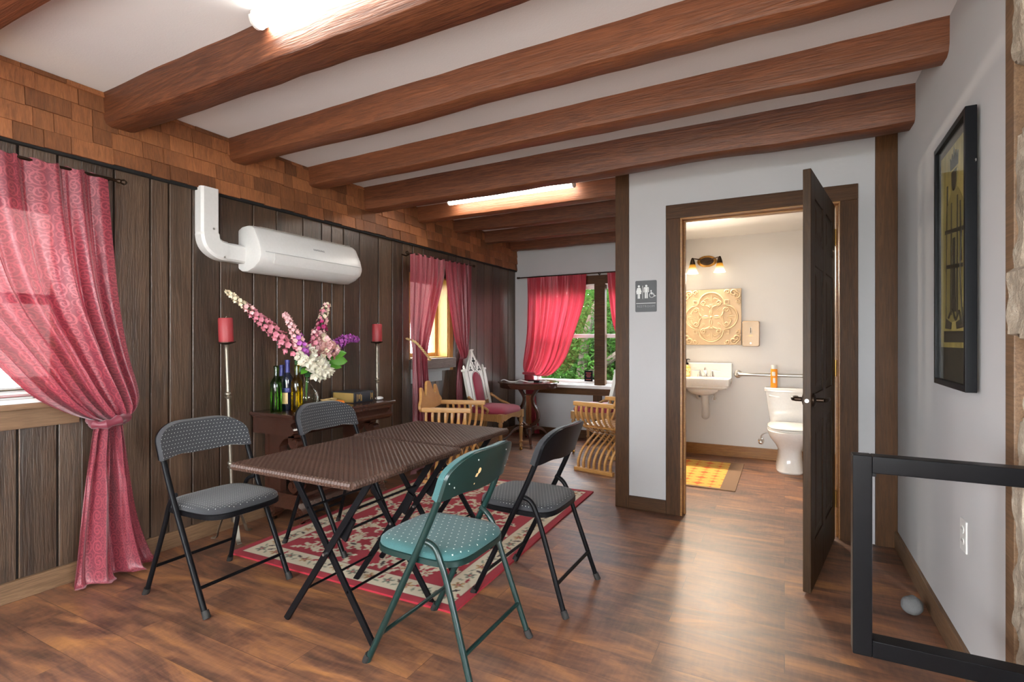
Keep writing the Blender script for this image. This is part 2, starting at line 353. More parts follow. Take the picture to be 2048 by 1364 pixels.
# ================================================================== THE SETTING
XL, XR, YB, YR, YT, ZC = -3.184, .585, 6.2, 3.755, 5.92, 2.51
MB().box((-3.42, -3.3, -.06), (3.1, 6.34, 0)).build('floor', M_floor, kind='structure', smooth=False)
MB().box((-3.42, -3.3, ZC), (3.1, 6.34, ZC+.1)).build('ceiling', M_ceil, kind='structure', smooth=False)
WIN = [(.37, 1.35, .92, 1.92), (3.98, 4.63, 1.03, 1.87), (-1.85, -.75, .65, 2.0)]
def wall_with_holes(name, mt, x0, x1, a0, a1, z0, z1, holes, axis='Y', parent=None):
    m = MB(); cuts = sorted(holes); a = a0
    def bx(p, q, r, s):
        if q-p < 1e-4 or s-r < 1e-4: return
        m.box((x0, p, r), (x1, q, s)) if axis == 'Y' else m.box((p, x0, r), (q, x1, s))
    for h0, h1, b, t in cuts:
        bx(a, h0, z0, z1); bx(h0, h1, z0, b); bx(h0, h1, t, z1); a = h1
    bx(a, a1, z0, z1)
    return m.build(name, mt, parent, smooth=False, kind='structure')
wl = struct('wall_left')
wall_with_holes('backing', M_gap, -3.40, XL-.018, -3.3, YB+.14, 0, ZC, WIN, parent=wl)
seams = [-3.2+.19*i for i in range(19)] + [.37, .55, .74, .93, 1.10, 1.252, 1.496, 1.677, 1.778, 1.911, 2.088, 2.321, 2.505, 2.734, 2.91, 3.011, 3.138, 3.319, 3.552, 3.731, 3.879, 4.03, 4.19, 4.40, 4.63, 4.78, 4.92, 5.068, 5.21, 5.382, 5.587, 5.778, 5.993, YB]
m = MB()
for y0, y1 in zip(seams, seams[1:]):
    if y1-y0 < .02: continue
    y0 += .0045; y1 -= .0045; cur = y0; parts = []
    for h0, h1, b, t in sorted(WIN):
        o0, o1 = max(cur, h0), min(y1, h1)
        if o1 > o0:
            if o0 > cur: parts.append((cur, o0, 0, 2.17))
            parts += [(o0, o1, 0, b), (o0, o1, t, 2.17)]; cur = o1
    if cur < y1: parts.append((cur, y1, 0, 2.17))
    for a, b, c, d in parts: m.box((XL-.02, a, c), (XL + random.uniform(-.002, .003), b, d))
m.build('boards', M_plank, wl, bevel=.003, seg=1)
m = MB(); m.box((XL-.01, -3.2, 2.15), (XL+.012, YB, ZC))
rows = [2.143, 2.228, 2.315, 2.402, 2.484, 2.56]
for r in range(5):
    y = -3.2 - random.uniform(0, .1)
    while y < YB:
        wd = random.uniform(.075, .19); z0 = rows[r] + random.uniform(-.004, .004); z1 = min(rows[r+1]+.01, ZC-.001)
        b = random.uniform(.032, .040); a, c = max(y+.0012, -3.2), min(y+wd-.0012, YB)
        if c-a > .02:
            m.loft([[(XL+.005, p, z0), (XL+b, p, z0), (XL+b-.010, p, z1), (XL+.005, p, z1)] for p in (a, c)])
        y += wd
m.build('trim_1', M_shingle, kind='structure', smooth=False)
MB().box((XL-.005, -3.2, 2.128), (XL+.026, YB, 2.146)).build('trim_2', M_gap, kind='structure', smooth=False)
# back wall with its window opening, restroom walls, right wall, the rest of the room behind the camera
wall_with_holes('wall_back', M_wall, YB, YB+.14, -3.40, -1.0, 0, ZC, [(-2.92, -1.30, .66, 1.92)], 'X')
wall_with_holes('wall_restroom', M_wall, YR, YR+.12, -1.0, XR, 0, ZC, [(-.645, .312, 0, 2.068)], 'X')
MB().box((-1.097, YR+.1, 0), (-1.0, YB+.14, ZC)).build('wall_partition', M_wall, kind='structure', smooth=False)
MB().box((-1.0, YT, 0), (XR, YB+.14, ZC)).build('wall_washroom', M_bath, kind='structure', smooth=False)
MB().box((-1.0, YR+.12, 0), (-.994, YT, 2.31)).build('wall_washroom_side', M_bath, kind='structure', smooth=False)
MB().box((-1.0, YR+.12, 2.31), (XR, YT, 2.36)).build('ceiling_washroom', M_bath, kind='structure', smooth=False)
MB().box((XR, 2.05, 0), (XR+.12, YB+.14, ZC)).build('wall_right', M_wall, kind='structure', smooth=False)
wall_with_holes('wall_rear', M_wall, -3.3, -3.2, -3.42, 3.1, 0, ZC, [(-2.5, .7, .65, 2.35)], 'X')
wall_with_holes('wall_side', M_wall, 3.0, 3.1, -3.2, 1.5, 0, ZC, [(-1.6, .6, .75, 2.25)])
MB().box((.62, 1.40, 0), (3.1, 1.52, ZC)).build('wall_stair', M_wall, kind='structure', smooth=False)
def stone_f(u, v):
    y = lerp(1.40, 1.992, u); z = v*ZC; p = Vector((0, y*5.5, z*5.5)); q = Vector((3, y*16, z*16))
    d = mnoise.cell(Vector((0, y*4.2 + mnoise.noise(p)*.35, z*5.0 + mnoise.noise(p+Vector((9, 1, 2)))*.4)))*.022
    return (XR+.004 - d - .014*mnoise.noise(p) - .010*mnoise.noise(q), y, z)
m = MB(); m.grid(stone_f, 50, 200); m.box((XR+.03, 1.40, 0), (XR+.12, 2.05, ZC)); m.build('wall_stone', M_stone, kind='structure', angle=40)
def post(name, a, b, mt=M_trim): return MB().box(a, b).build(name, mt, bevel=.004, kind='structure')
post('trim_3', (XR-.004, 1.988, 0), (XR+.05, 2.054, ZC), M_base)
post('trim_4', (-1.10, YR-.010, 0), (-1.0, YR+.12, ZC)); post('trim_5', (.477, YR-.022, 0), (XR, YR+.001, ZC))
for i, (x0, x1, z0, z1, mt) in enumerate([(-.737, -.640, 0, 2.062, M_trim), (.300, .392, 0, 2.062, M_trim), (-.737, .392, 2.062, 2.157, M_trimx)]):
    post('trim_%d' % (6+i), (x0, YR-.018, z0), (x1, YR+.002, z1), mt)
jm = MB()
jm.box((-.645, YR-.012, 0), (-.627, YR+.132, 2.068)); jm.box((.294, YR-.012, 0), (.312, YR+.132, 2.068)); jm.box((-.627, YR-.012, 2.05), (.294, YR+.132, 2.068))
jm.box((-.627, YR+.040, 0), (-.614, YR+.075, 2.05)); jm.box((.281, YR+.040, 0), (.294, YR+.075, 2.05)); jm.box((-.614, YR+.040, 2.037), (.281, YR+.075, 2.05))
jm.build('trim_9', M_pine, kind='structure', bevel=.002)
def bb(name, a, b, mt): return MB().box(a, b).build(name, mt, bevel=.004, kind='structure')
bb('baseboard_left', (XL-.01, -3.2, 0), (XL+.016, YB, .095), M_base)
bb('baseboard_right', (XR-.016, 2.05, 0), (XR+.01, YR, .10), M_base)
bb('baseboard_back', (XL+.016, YB-.018, 0), (-1.1, YB+.01, .10), M_trimx)
bb('baseboard_restroom', (-1.0, YR-.014, 0), (-.737, YR+.01, .092), M_trimx)
bb('baseboard_washroom', (-.994, YT-.016, 0), (XR, YT+.01, .115), M_pine)
bb('baseboard_washroom_side', (-1.0, YR+.12, 0), (-.98, YT-.016, .115), M_pine)
# hand-hewn ceiling beams
def beam(yl, yr, wd, zb, x0=XL+.02, x1=XR, n=60, seedv=0):
    m = MB(); R = []
    for i in range(n+1):
        t = i/n; x = lerp(x0, x1, t); tt = (x-XL)/(XR-XL); y = lerp(yl, yr, tt)
        def w1(k): return mnoise.noise(Vector((x*1.3, k*7.1+seedv*3.3, seedv)))*(.016 if k != 1 else .007) + mnoise.noise(Vector((x*5, k*3.7, seedv*1.7)))*.005
        c = .022 + .016*mnoise.noise(Vector((x*.9, 5, seedv)))
        c2 = .022 + .018*mnoise.noise(Vector((x*.8, 11, seedv)))
        f, b, u = y+w1(1), y+wd+w1(2), zb+w1(3)*.7
        R.append([(x, f, ZC+.004), (x, f+.003, u+c*1.4), (x, f+c*.45, u+c*.45), (x, f+c*1.4, u), (x, b-c2*1.4, u+.003), (x, b-c2*.4, u+c2*.5), (x, b, u+c2*1.5), (x, b, ZC+.004)])
    m.loft(R); o = m.build('ceiling_beam', M_beam, kind='structure', angle=28); return o
BL = ['rough timber ceiling beam at the top corner of the photo, above the first shingles', 'thick timber ceiling beam that carries the tube light nearest the camera', 'timber ceiling beam second from the tube-lit one, behind the nearest tube light', 'timber ceiling beam ending high on the white wall above the framed figure', 'dark timber beam just before the restroom wall, resting above its corner post', 'timber beam just behind the glowing far tube light', 'second short timber beam beyond the far tube light', 'third short timber beam beyond the far tube light', 'last short timber beam, next to the white window wall']
for i, a in enumerate([(.68, .66, .18, 2.36), (1.43, 1.38, .17, 2.335), (2.13, 2.05, .14, 2.362), (2.76, 2.66, .14, 2.365), (3.34, 3.27, .165, 2.315), (4.07, 4.04, .14, 2.365), (4.70, 4.68, .13, 2.38), (5.345, 5.33, .13, 2.37), (6.0, 5.99, .13, 2.383)]):
    o = beam(*a, x1=XR if i < 5 else -1.097, seedv=i+1); tag(o, BL[i], 'beam', 'ceiling beams')
# windows
def window(name, axis, c, a0, a1, z0, z1, depth, sash, jamb, rail=None, mull=()):
    """casement/sash in an opening; axis 'X' wall (plane x=c, span in y) or 'Y' wall (plane y=c, span in x)"""
    w = struct(name)
    def B(p, q, r, s, d0, d1):
        lo, hi = min(c+d0, c+d1), max(c+d0, c+d1)
        return (((lo, p, r), (hi, q, s)) if axis == 'X' else ((p, lo, r), (q, hi, s)))
    j = MB(); t = .016
    for q in ((a0, a0+t, z0, z1), (a1-t, a1, z0, z1), (a0+t, a1-t, z1-t, z1), (a0+t, a1-t, z0, z0+t)): j.box(*B(*q, 0, depth))
    j.build('jamb', jamb, w, bevel=.002)
    sp = [a0+t] + list(mull) + [a1-t]
    for k in range(len(sp)-1):
        p, q = sp[k], sp[k+1]; f = MB(); s = .042; d0, d1 = depth*.62, depth*.9
        f.box(*B(p, p+s, z0+t, z1-t, d0, d1)); f.box(*B(q-s, q, z0+t, z1-t, d0, d1)); f.box(*B(p+s, q-s, z1-t-s, z1-t, d0, d1)); f.box(*B(p+s, q-s, z0+t, z0+t+s, d0, d1))
        if rail: f.box(*B(p+s, q-s, rail-.024, rail+.024, d0-.006*(1 if depth > 0 else -1), d1))
        f.build('sash', sash, w, bevel=.003)
        MB().box(*B(p+s, q-s, z0+t+s, z1-t-s, depth*.76, depth*.78)).build('pane', M_pane, w, smooth=False)
    return w
window('window_1', 'X', XL, .37, 1.35, .92, 1.92, -.21, M_pinez, M_pinez, rail=1.42, mull=(.95,))
window('window_2', 'X', XL, 3.98, 4.63, 1.03, 1.87, -.21, M_pinez, M_pinez, rail=None)
wb = window('window_3', 'Y', YB, -2.92, -1.30, .66, 1.92, .14, M_sash, M_sash, rail=1.272, mull=(-2.01,))
wm_ = MB(); wm_.box((-2.082, YB-.016, .66), (-1.945, YB+.06, 1.93)); wm_.box((-2.98, YB-.014, 1.915), (-1.1, YB+.004, 2.02)); wm_.build('frame', M_trimx, wb, bevel=.004)
window('window_4', 'Y', -3.2, -2.5, .7, .65, 2.35, -.1, M_sash, M_sash, mull=(-1.4, -.35)); window('window_6', 'X', 3.0, -1.6, .6, .75, 2.25, .1, M_sash, M_sash, mull=(-.5,)); window('window_5', 'X', XL, -1.85, -.75, .65, 2.0, -.21, M_pinez, M_pinez)
post('trim_10', (-3.0, YB-.075, .625), (-1.1, YB+.05, .664), M_sash); post('trim_11', (-3.0, YB-.055, .542), (-1.1, YB+.01, .627), M_trimx)
post('trim_12', (-2.095, YB-.03, .1), (-1.985, YB+.01, .543), M_trim)
post('trim_13', (XL-.20, .30, .895), (XL+.085, 1.37, .921), M_base); post('trim_14', (XL-.01, .30, .80), (XL+.03, 1.33, .896), M_base)      # first window: stool and apron
post('trim_15', (XL-.20, 4.0, .935), (XL+.10, 4.635, 1.035), wood('weathered_sill', (.045, .035, .032), (.19, .15, .13), 'Y', 1.5, .6, .5))
lath = MB(); lath.box((XL-.01, 4.0, .905), (XL+.045, 4.60, .936)); lath.box((XL-.01, 4.0, .80), (XL+.022, 4.49, .906)); lath.build('trim_16', M_lath, kind='structure', bevel=.003)
post('trim_17', (XL-.01, 4.632, .90), (XL+.012, 4.71, 1.93), M_pinez)
# outside: ground, trees beyond the back window
MB().box((-30, -30, -.5), (30, 40, -.4)).build('ground', simple('lawn', (.03, .06, .015), .9), kind='structure', smooth=False)
def leaf_cloud(m, c, r, n, size, sq=(1, 1, 1)):
    for _ in range(n):
        d = Vector((random.gauss(0, 1), random.gauss(0, 1), random.gauss(0, 1))).normalized()*r*random.random()**.4
        p = Vector(c) + Vector((d.x*sq[0], d.y*sq[1], d.z*sq[2]))
        a = Vector((random.uniform(-1, 1), random.uniform(-1, 1), random.uniform(-.6, .6))).normalized(); b = a.cross(Vector((random.uniform(-1, 1), random.uniform(-1, 1), random.uniform(-1, 1)))).normalized()
        s = size*random.uniform(.6, 1.3)
        m.face([m.bm.verts.new(q) for q in (p-a*s, p-b*s*.45, p+a*s, p+b*s*.45)])
def leafmat(name, c):
    t = NT(name); nz = t.noise(t.coords(), 1.5, 3); col = t.mix(nz, tuple(x*.5 for x in c), tuple(min(1, x*1.9) for x in c))
    d = t.n('BsdfDiffuse', {'Color': col}); tl = t.n('BsdfTranslucent', {'Color': col}); mx = t.n('MixShader', {0: .45, 1: d.outputs[0], 2: tl.outputs[0]}); t.t.links.new(mx.outputs[0], t.out.inputs[0]); return t.m
M_fol = leafmat('foliage_green', (.024, .058, .011)); M_fol2 = leafmat('foliage_dark', (.018, .048, .014)); M_bark = wood('bark', (.03, .02, .014), (.10, .07, .05), 'Z', 1, .9, .6)
for nm, lab, base, brs, clouds, mt in [
    ('tree', 'leafy green tree with a slanting bare branch outside the back window', (-4.2, 9.4, -.4), [[(-3.9, 9.4, -.4), (-3.4, 9.3, .4), (-2.6, 9.1, 1.0), (-1.9, 9.0, 1.5)], [(-3.4, 9.3, .4), (-3.3, 9.4, 1.4), (-3.0, 9.5, 2.3)]], [((-3.4, 9.6, .5), 1.0, 3500), ((-2.2, 9.9, .6), 1.0, 3500), ((-3.0, 10.0, 1.6), 1.2, 5000), ((-4.6, 10, 1.3), 1.4, 3000)], M_fol),
    ('tree', 'dark green tree standing further along the hedge outside the back window', (-1.0, 11.0, -.4), [[(-1.0, 11, -.4), (-1.0, 11.2, 1.2), (-.8, 11.2, 2.4)]], [((-.9, 11.3, 1.6), 1.3, 6000), ((-.9, 11.2, .6), 1.2, 5000), ((.6, 11.2, 1.4), 1.3, 3000)], M_fol2)]:
    t = thing(nm, lab, 'tree', base, group='trees outside the back window'); m = MB()
    for b in brs: m.tube(crom(b, 14), [.11*(1-.6*i/14) for i in range(15)], 8)
    m.build('trunk', M_bark, t, world=True); m = MB()
    for c, r, n in clouds: leaf_cloud(m, c, r, n*2, .045)
    m.build('crown', mt, t, world=True, smooth=False)
t = MB(); leaf_cloud(t, (-2.6, 13.2, 1.2), 1.0, 16000, .14, (5.5, .5, 2.1)); tag(t.build('hedge', M_fol2, smooth=False), 'tall green hedge filling the view behind the trees', 'hedge', kind='stuff')
# ------------------------------------------------------------------ restroom door leaf
D = struct('door_1', loc=(.272, 3.722, 0)); D.rotation_euler = (0, 0, math.atan2(-.87, -.16))
DL, DH, DT = .885, 2.03, .035
m = MB(); st = .115
cols = [(st, DL/2-.05), (DL/2+.05, DL-st)]; rws = [(.23, .80), (.95, 1.58), (1.70, 1.91)]
xs = [(0, st), (DL/2-.05, DL/2+.05), (DL-st, DL)]
for a, b in xs: m.box((a, -DT, .012), (b, 0, DH))
zz = [(.012, .23), (.80, .95), (1.58, 1.70), (1.91, DH)]
for a, b in cols:
    for z0, z1 in zz: m.box((a, -DT, z0), (b, 0, z1))
m.build('leaf', M_door, D, bevel=.002, seg=1)
for a, b in cols:
    for z0, z1 in rws:
        p = MB(); cx, cz = (a+b)/2, (z0+z1)/2; ring = lambda y, i: [(a+i, y, z0+i), (b-i, y, z0+i), (b-i, y, z1-i), (a+i, y, z1-i)]
        p.loft([ring(-.028, 0), ring(-.030, .028), ring(-.0345, .055)]); p.loft([ring(-.007, 0), ring(-.005, .028), ring(-.0005, .055)]); p.box((a, -.028, z0), (b, -.007, z1)); p.build('panel', M_door, D, smooth=False)
for z in (.25, 1.045, 1.84):
    h = MB(); h.lathe([(.0075, z-.05), (.0075, z+.05)], (-.006, .003, 0), 10); h.box((-.002, -.034, z-.05), (.0005, 0, z+.05)); h.box((-.030, -.001, z-.05), (0, .0015, z+.05)); h.build('hinge', M_brass, D)
for s in (1, -1):
    y0 = 0 if s > 0 else -DT; h = MB(); xh, zh = DL-.065, .925
    h.lathe([(.033, 0), (.033, .006*s), (.026, .010*s), (.011, .014*s), (.011, .045*s)], (xh, y0, zh), 18, 'Y')
    h.tube(crom([(xh, y0+.045*s, zh), (xh-.012, y0+.055*s, zh), (xh-.05, y0+.056*s, zh+.003), (xh-.115, y0+.052*s, zh-.003)], 12), [.010]*7+[.009]*5+[.006], 10); h.build('handle', M_bronze, D)
l = MB(); l.lathe([(.009, -.002), (.009, .006)], (DL, -.0175, .925), 12, 'X'); l.build('latch', M_steel, D)
# ================================================================== FURNITURE
ZR = .010                                             # top of the rug
# ---- folding chairs
def folding_chair(label, seat_m, back_m, metal, shell_m, rivets, group):
    t = thing('folding_chair', label, 'chair', group=group)
    hw = .215
    for s in (-1, 1):
        y = s*hw
        pts = [(.232, y, .0), (-.01, y, .475), (-.098, y*.99, .665), (-.118, y*.985, .715), (-.126, y*.975, .732)]
        o = MB().tube(crom(pts, 26), .0125, 10).build('front_leg', metal, t); f = MB().tube([(.238, y, -.001), (.222, y, .030)], [.0165, .0155], 10).build('rubber_foot', M_rubber, o)
        yy = s*(hw-.022)
        pts = [(-.015, yy+s*.012, .500), (-.060, yy, .478), (-.090, yy, .425), (-.125, yy, .330), (-.238, yy+s*.02, 0)]
        o = MB().tube(crom(pts, 22), .0115, 10).build('rear_leg', metal, t); f = MB().tube([(-.243, yy+s*.021, -.001), (-.229, yy+s*.018, .030)], [.0155, .0145], 10).build('rubber_foot', M_rubber, o)
    MB().tube([(.175, -hw, .115), (.175, hw, .115)], .008, 8).build('front_stretcher', metal, t)
    MB().tube([(-.195, -hw+.01, .135), (-.195, hw-.01, .135)], .008, 8).build('rear_stretcher', metal, t)
    # seat: padded, rounded trapezoid in a metal pan
    def outline(k, n=48):
        R = []
        for i in range(n):
            a = 2*PI*i/n; ca, sa = math.cos(a), math.sin(a); e = 2/4.2
            x = abs(ca)**e*(1 if ca > 0 else -1); y = abs(sa)**e*(1 if sa > 0 else -1)
            R.append((.045 + x*.205*k, y*(.198 - .006*x)*k))
        return R
    prof = [(.95, .405), (1.0, .410), (1.0, .430), (.97, .434)]
    p = MB().loft([[(x, y, z) for x, y in outline(k)] for k, z in prof]).build('seat_pan', metal, t)
    prof = [(.97, .428), (.985, .436), (.975, .448), (.93, .457), (.80, .462), (.5, .463), (.2, .462), (.01, .462)]
    MB().loft([[(x, y, z+.010*(x-.045)) for x, y in outline(k)] for k, z in prof]).build('seat', seat_m, t)
    # backrest: curved saddle-shaped pad with metal shell behind
    def bk(off, inset):
        def f(u, v):
            y = math.sin(PI/2*lerp(-1, 1, u))*(hw+.014-inset); a = abs(y)/hw; W_ = (hw+.014-inset)/hw
            top = .728 + (.090-inset)*math.sqrt(max(0, 1-(max(0, a-.40)/(W_-.40))**2)); bot = .650 + .009*math.exp(-((a-.62)/.26)**2) + .006*(1-min(1, a)**2) + inset
            z = lerp(bot, top, v); x = -.102 - (z-.665)*.36 - .038*(1-a*a) + off
            return (x, y, z)
        return f
    def pad(name, mt, o0, o1, i0, mid):
        nu, nv = 28, 8; A = bk(o0, i0); B = bk(o1, i0+mid); m = MB()
        VA = [[m.bm.verts.new(Vector(A(i/nu, j/nv))) for i in range(nu+1)] for j in range(nv+1)]
        VB = [[m.bm.verts.new(Vector(B(i/nu, j/nv))) for i in range(nu+1)] for j in range(nv+1)]
        for j in range(nv):
            for i in range(nu):
                m.face([VA[j][i], VA[j][i+1], VA[j+1][i+1], VA[j+1][i]]); m.face([VB[j][i], VB[j+1][i], VB[j+1][i+1], VB[j][i+1]])
        for i in range(nu): m.face([VA[0][i], VB[0][i], VB[0][i+1], VA[0][i+1]]); m.face([VA[nv][i], VA[nv][i+1], VB[nv][i+1], VB[nv][i]])
        for j in range(nv): m.face([VA[j][0], VA[j+1][0], VB[j+1][0], VB[j][0]]); m.face([VA[j][nu], VB[j][nu], VB[j+1][nu], VA[j+1][nu]])
        return m.build(name, mt, t, bevel=.007, angle=50, seg=3)
    pad('backrest', back_m, -.004, .026, 0, .006)
    sh = pad('back_shell', shell_m, -.018, -.003, .002, 0)
    if rivets:
        for u, v in ((.12, .55), (.35, .78), (.65, .78), (.88, .55), (.2, .3), (.8, .3)):
            MB().ball(bk(-.019, 0)(u, v), .0036, 8, 5, (.5, 1, 1)).build('rivet', M_steel, sh)
    return t
G4 = 'folding chairs around the wicker tables'
chA = folding_chair('black dotted folding chair on bare floor beside the knotted curtain, facing the wicker table', M_dotseat, M_dotback, M_blackm, M_blackm, False, G4)
chA.location = (-2.470, 1.62, 0)
chB = copy_tree(chA); chB.location = (-2.40, 2.35, ZR); chB.rotation_euler = (0, 0, .02)
tag(chB, 'black dotted folding chair between the wicker table and the dark console table', 'chair', G4)
chC = folding_chair('green folding chair with star-dotted green seat and worn green metal back', M_grnseat, M_grnback, M_greenm, M_greenm, True, G4)
chC.location = (-1.165, 1.712, .0); chC.rotation_euler = (0, 0, PI)
wp = MB()
def wear_patch(pts, x): 
    wp.loft([[(x, y, z) for y, z in pts], [(x-.0008, y, z) for y, z in pts]])
sh = [c for c in chC.children if c.name.startswith('back_shell')][0]
for cy, cz, a, b in ((.078, .738, .012, .015), (.088, .724, .008, .010), (.086, .690, .003, .004)):
    def bx(y, z): return -.102 - (z-.665)*.36 - .038*(1-(y/.215)**2) - .0190
    ring = [(cy + a*math.cos(2*PI*k/9)*random.uniform(.6, 1.1), cz + b*math.sin(2*PI*k/9)*random.uniform(.6, 1.1)) for k in range(9)]
    chips = MB(); chips.loft([[(bx(y, z), y, z) for y, z in ring], [(bx(y, z)-.0006, y, z) for y, z in ring]]); chips.build('paint_chip', M_tanpaper, sh)
chD = copy_tree(chA); chD.location = (-1.085, 2.345, 0); chD.rotation_euler = (0, 0, PI-.01)
tag(chD, 'black dotted folding chair beyond the green chair, its bare metal back to the doorway', 'chair', G4)
# ---- wicker folding tables
def wicker_table(label, x0, x1, y0, y1, zt, lx0, lx1, ly, zb=0.0):
    t = thing('folding_table', label, 'table', ((x0+x1)/2, (y0+y1)/2, 0), group='wicker folding tables')
    hx, hy, th = (x1-x0)/2, (y1-y0)/2, .030; sp = .0135
    m = MB(); nx, ny = round(2*hx/sp), round(2*hy/sp); k = 3; NX, NY = nx*k, ny*k
    def f(u, v):
        a, b = u*nx, v*ny
        h = .0032*math.sin(PI*a)*math.sin(PI*b) + .0006*abs(math.sin(PI*a))
        return (lerp(-hx, hx, u), lerp(-hy, hy, v), zt-.003+h)
    m.grid(f, NX, NY)
    m.box((-hx+.002, -hy+.002, zt-th), (hx-.002, hy-.002, zt-.006))
    m.build('tabletop', M_ratt, t, angle=80)
    e = MB(); r = .0135                                # wrapped rim
    def rimpt(sx, sy): return (sx*(hx-.004), sy*(hy-.004), zt-.014)
    for (a, b) in (((-1, -1), (1, -1)), ((1, -1), (1, 1)), ((1, 1), (-1, 1)), ((-1, 1), (-1, -1))):
        p, q = Vector(rimpt(*a)), Vector(rimpt(*b)); L = (q-p).length; n = int(L/.008)
        pts = [p.lerp(q, i/n) for i in range(n+1)]
        e.tube(pts, [r + (.0016 if i % 2 else -.0016) for i in range(n+1)], 8)
    e.build('rim', M_ratt, t, angle=80)
    W, Z = (.026, .012), zt-.032
    for yy, s in ((ly, -1), (-ly, 1)):
        for (xa, xb, off) in ((lx0, lx1, 0), (lx1, lx0, -.013*s)):
            y = s*abs(ly) + off*1.0
            top = xb*.98; MB().bar((xa, y, zb), (top, y, Z), .012, .028, (1, 0, .8)).build('leg', M_blackm, t, bevel=.002)
    for xa, xb, z in ((lx0, lx1, .15), (lx1, lx0, .19), (lx0, lx1, .53), (lx1, lx0, .50)):
        x = lerp(xa, xb*.98, z/Z); MB().tube([(x, -abs(ly), z), (x, abs(ly), z)], .0055, 8).build('stretcher', M_blackm, t)
    for s in (-1, 1):
        MB().tube([(lerp(lx0, lx1, .5), s*abs(ly)-.022, Z*.5), (lerp(lx0, lx1, .5), s*abs(ly)+.022, Z*.5)], .006, 8).build('pivot', M_steel, t)
        x = lerp(lx0, lx1*.98, .66); MB().bar((x, s*abs(ly)-.016*s, Z*.60), (lerp(lx0, lx1*.98, .76), s*abs(ly)-.016*s, Z*.74), .014, .040, (1, 0, .8)).build('lock_bracket', M_blackm, t, bevel=.002)
        MB().box((-hx+.05, s*abs(ly)-.012, zt-.046), (hx-.05, s*abs(ly)+.012, zt-.028)).build('top_rail', M_blackm, t, bevel=.002)
    return t
wicker_table('brown wicker folding table nearer the camera, with black crossed legs', -2.078, -1.392, 1.412, 2.128, .695, -.19, .30, .205)
wicker_table('brown wicker folding table at the curtain end, pushed against the other wicker table', -2.10, -1.445, 2.15, 2.712, .697, -.21, .27, .20, ZR)
# ---- rugs
def paint_mesh(name, mt, W, L, th, paint, res=.006, parent=None):
    nx, ny = int(W/res), int(L/res); m = MB()
    m.grid(lambda u, v: (lerp(-W/2, W/2, u), lerp(-L/2, L/2, v), th), nx, ny); m.box((-W/2, -L/2, 0), (W/2, L/2, th-.0005))
    o = m.build(name, mt, parent, smooth=False); me = o.data
    co = np.empty(len(me.vertices)*3, 'f'); me.vertices.foreach_get('co', co); co = co.reshape(-1, 3)
    c = paint(co[:, 0], co[:, 1]); a = me.color_attributes.new('col', 'FLOAT_COLOR', 'POINT')
    a.data.foreach_set('color', np.concatenate([c, np.ones((len(c), 1))], 1).astype('f').ravel()); return o
RED, CRM, GLD, DRK, GRN, WINE = [np.array(c) for c in ((.33, .010, .024), (.60, .52, .38), (.45, .27, .12), (.045, .028, .028), (.20, .22, .16), (.24, .010, .022))]
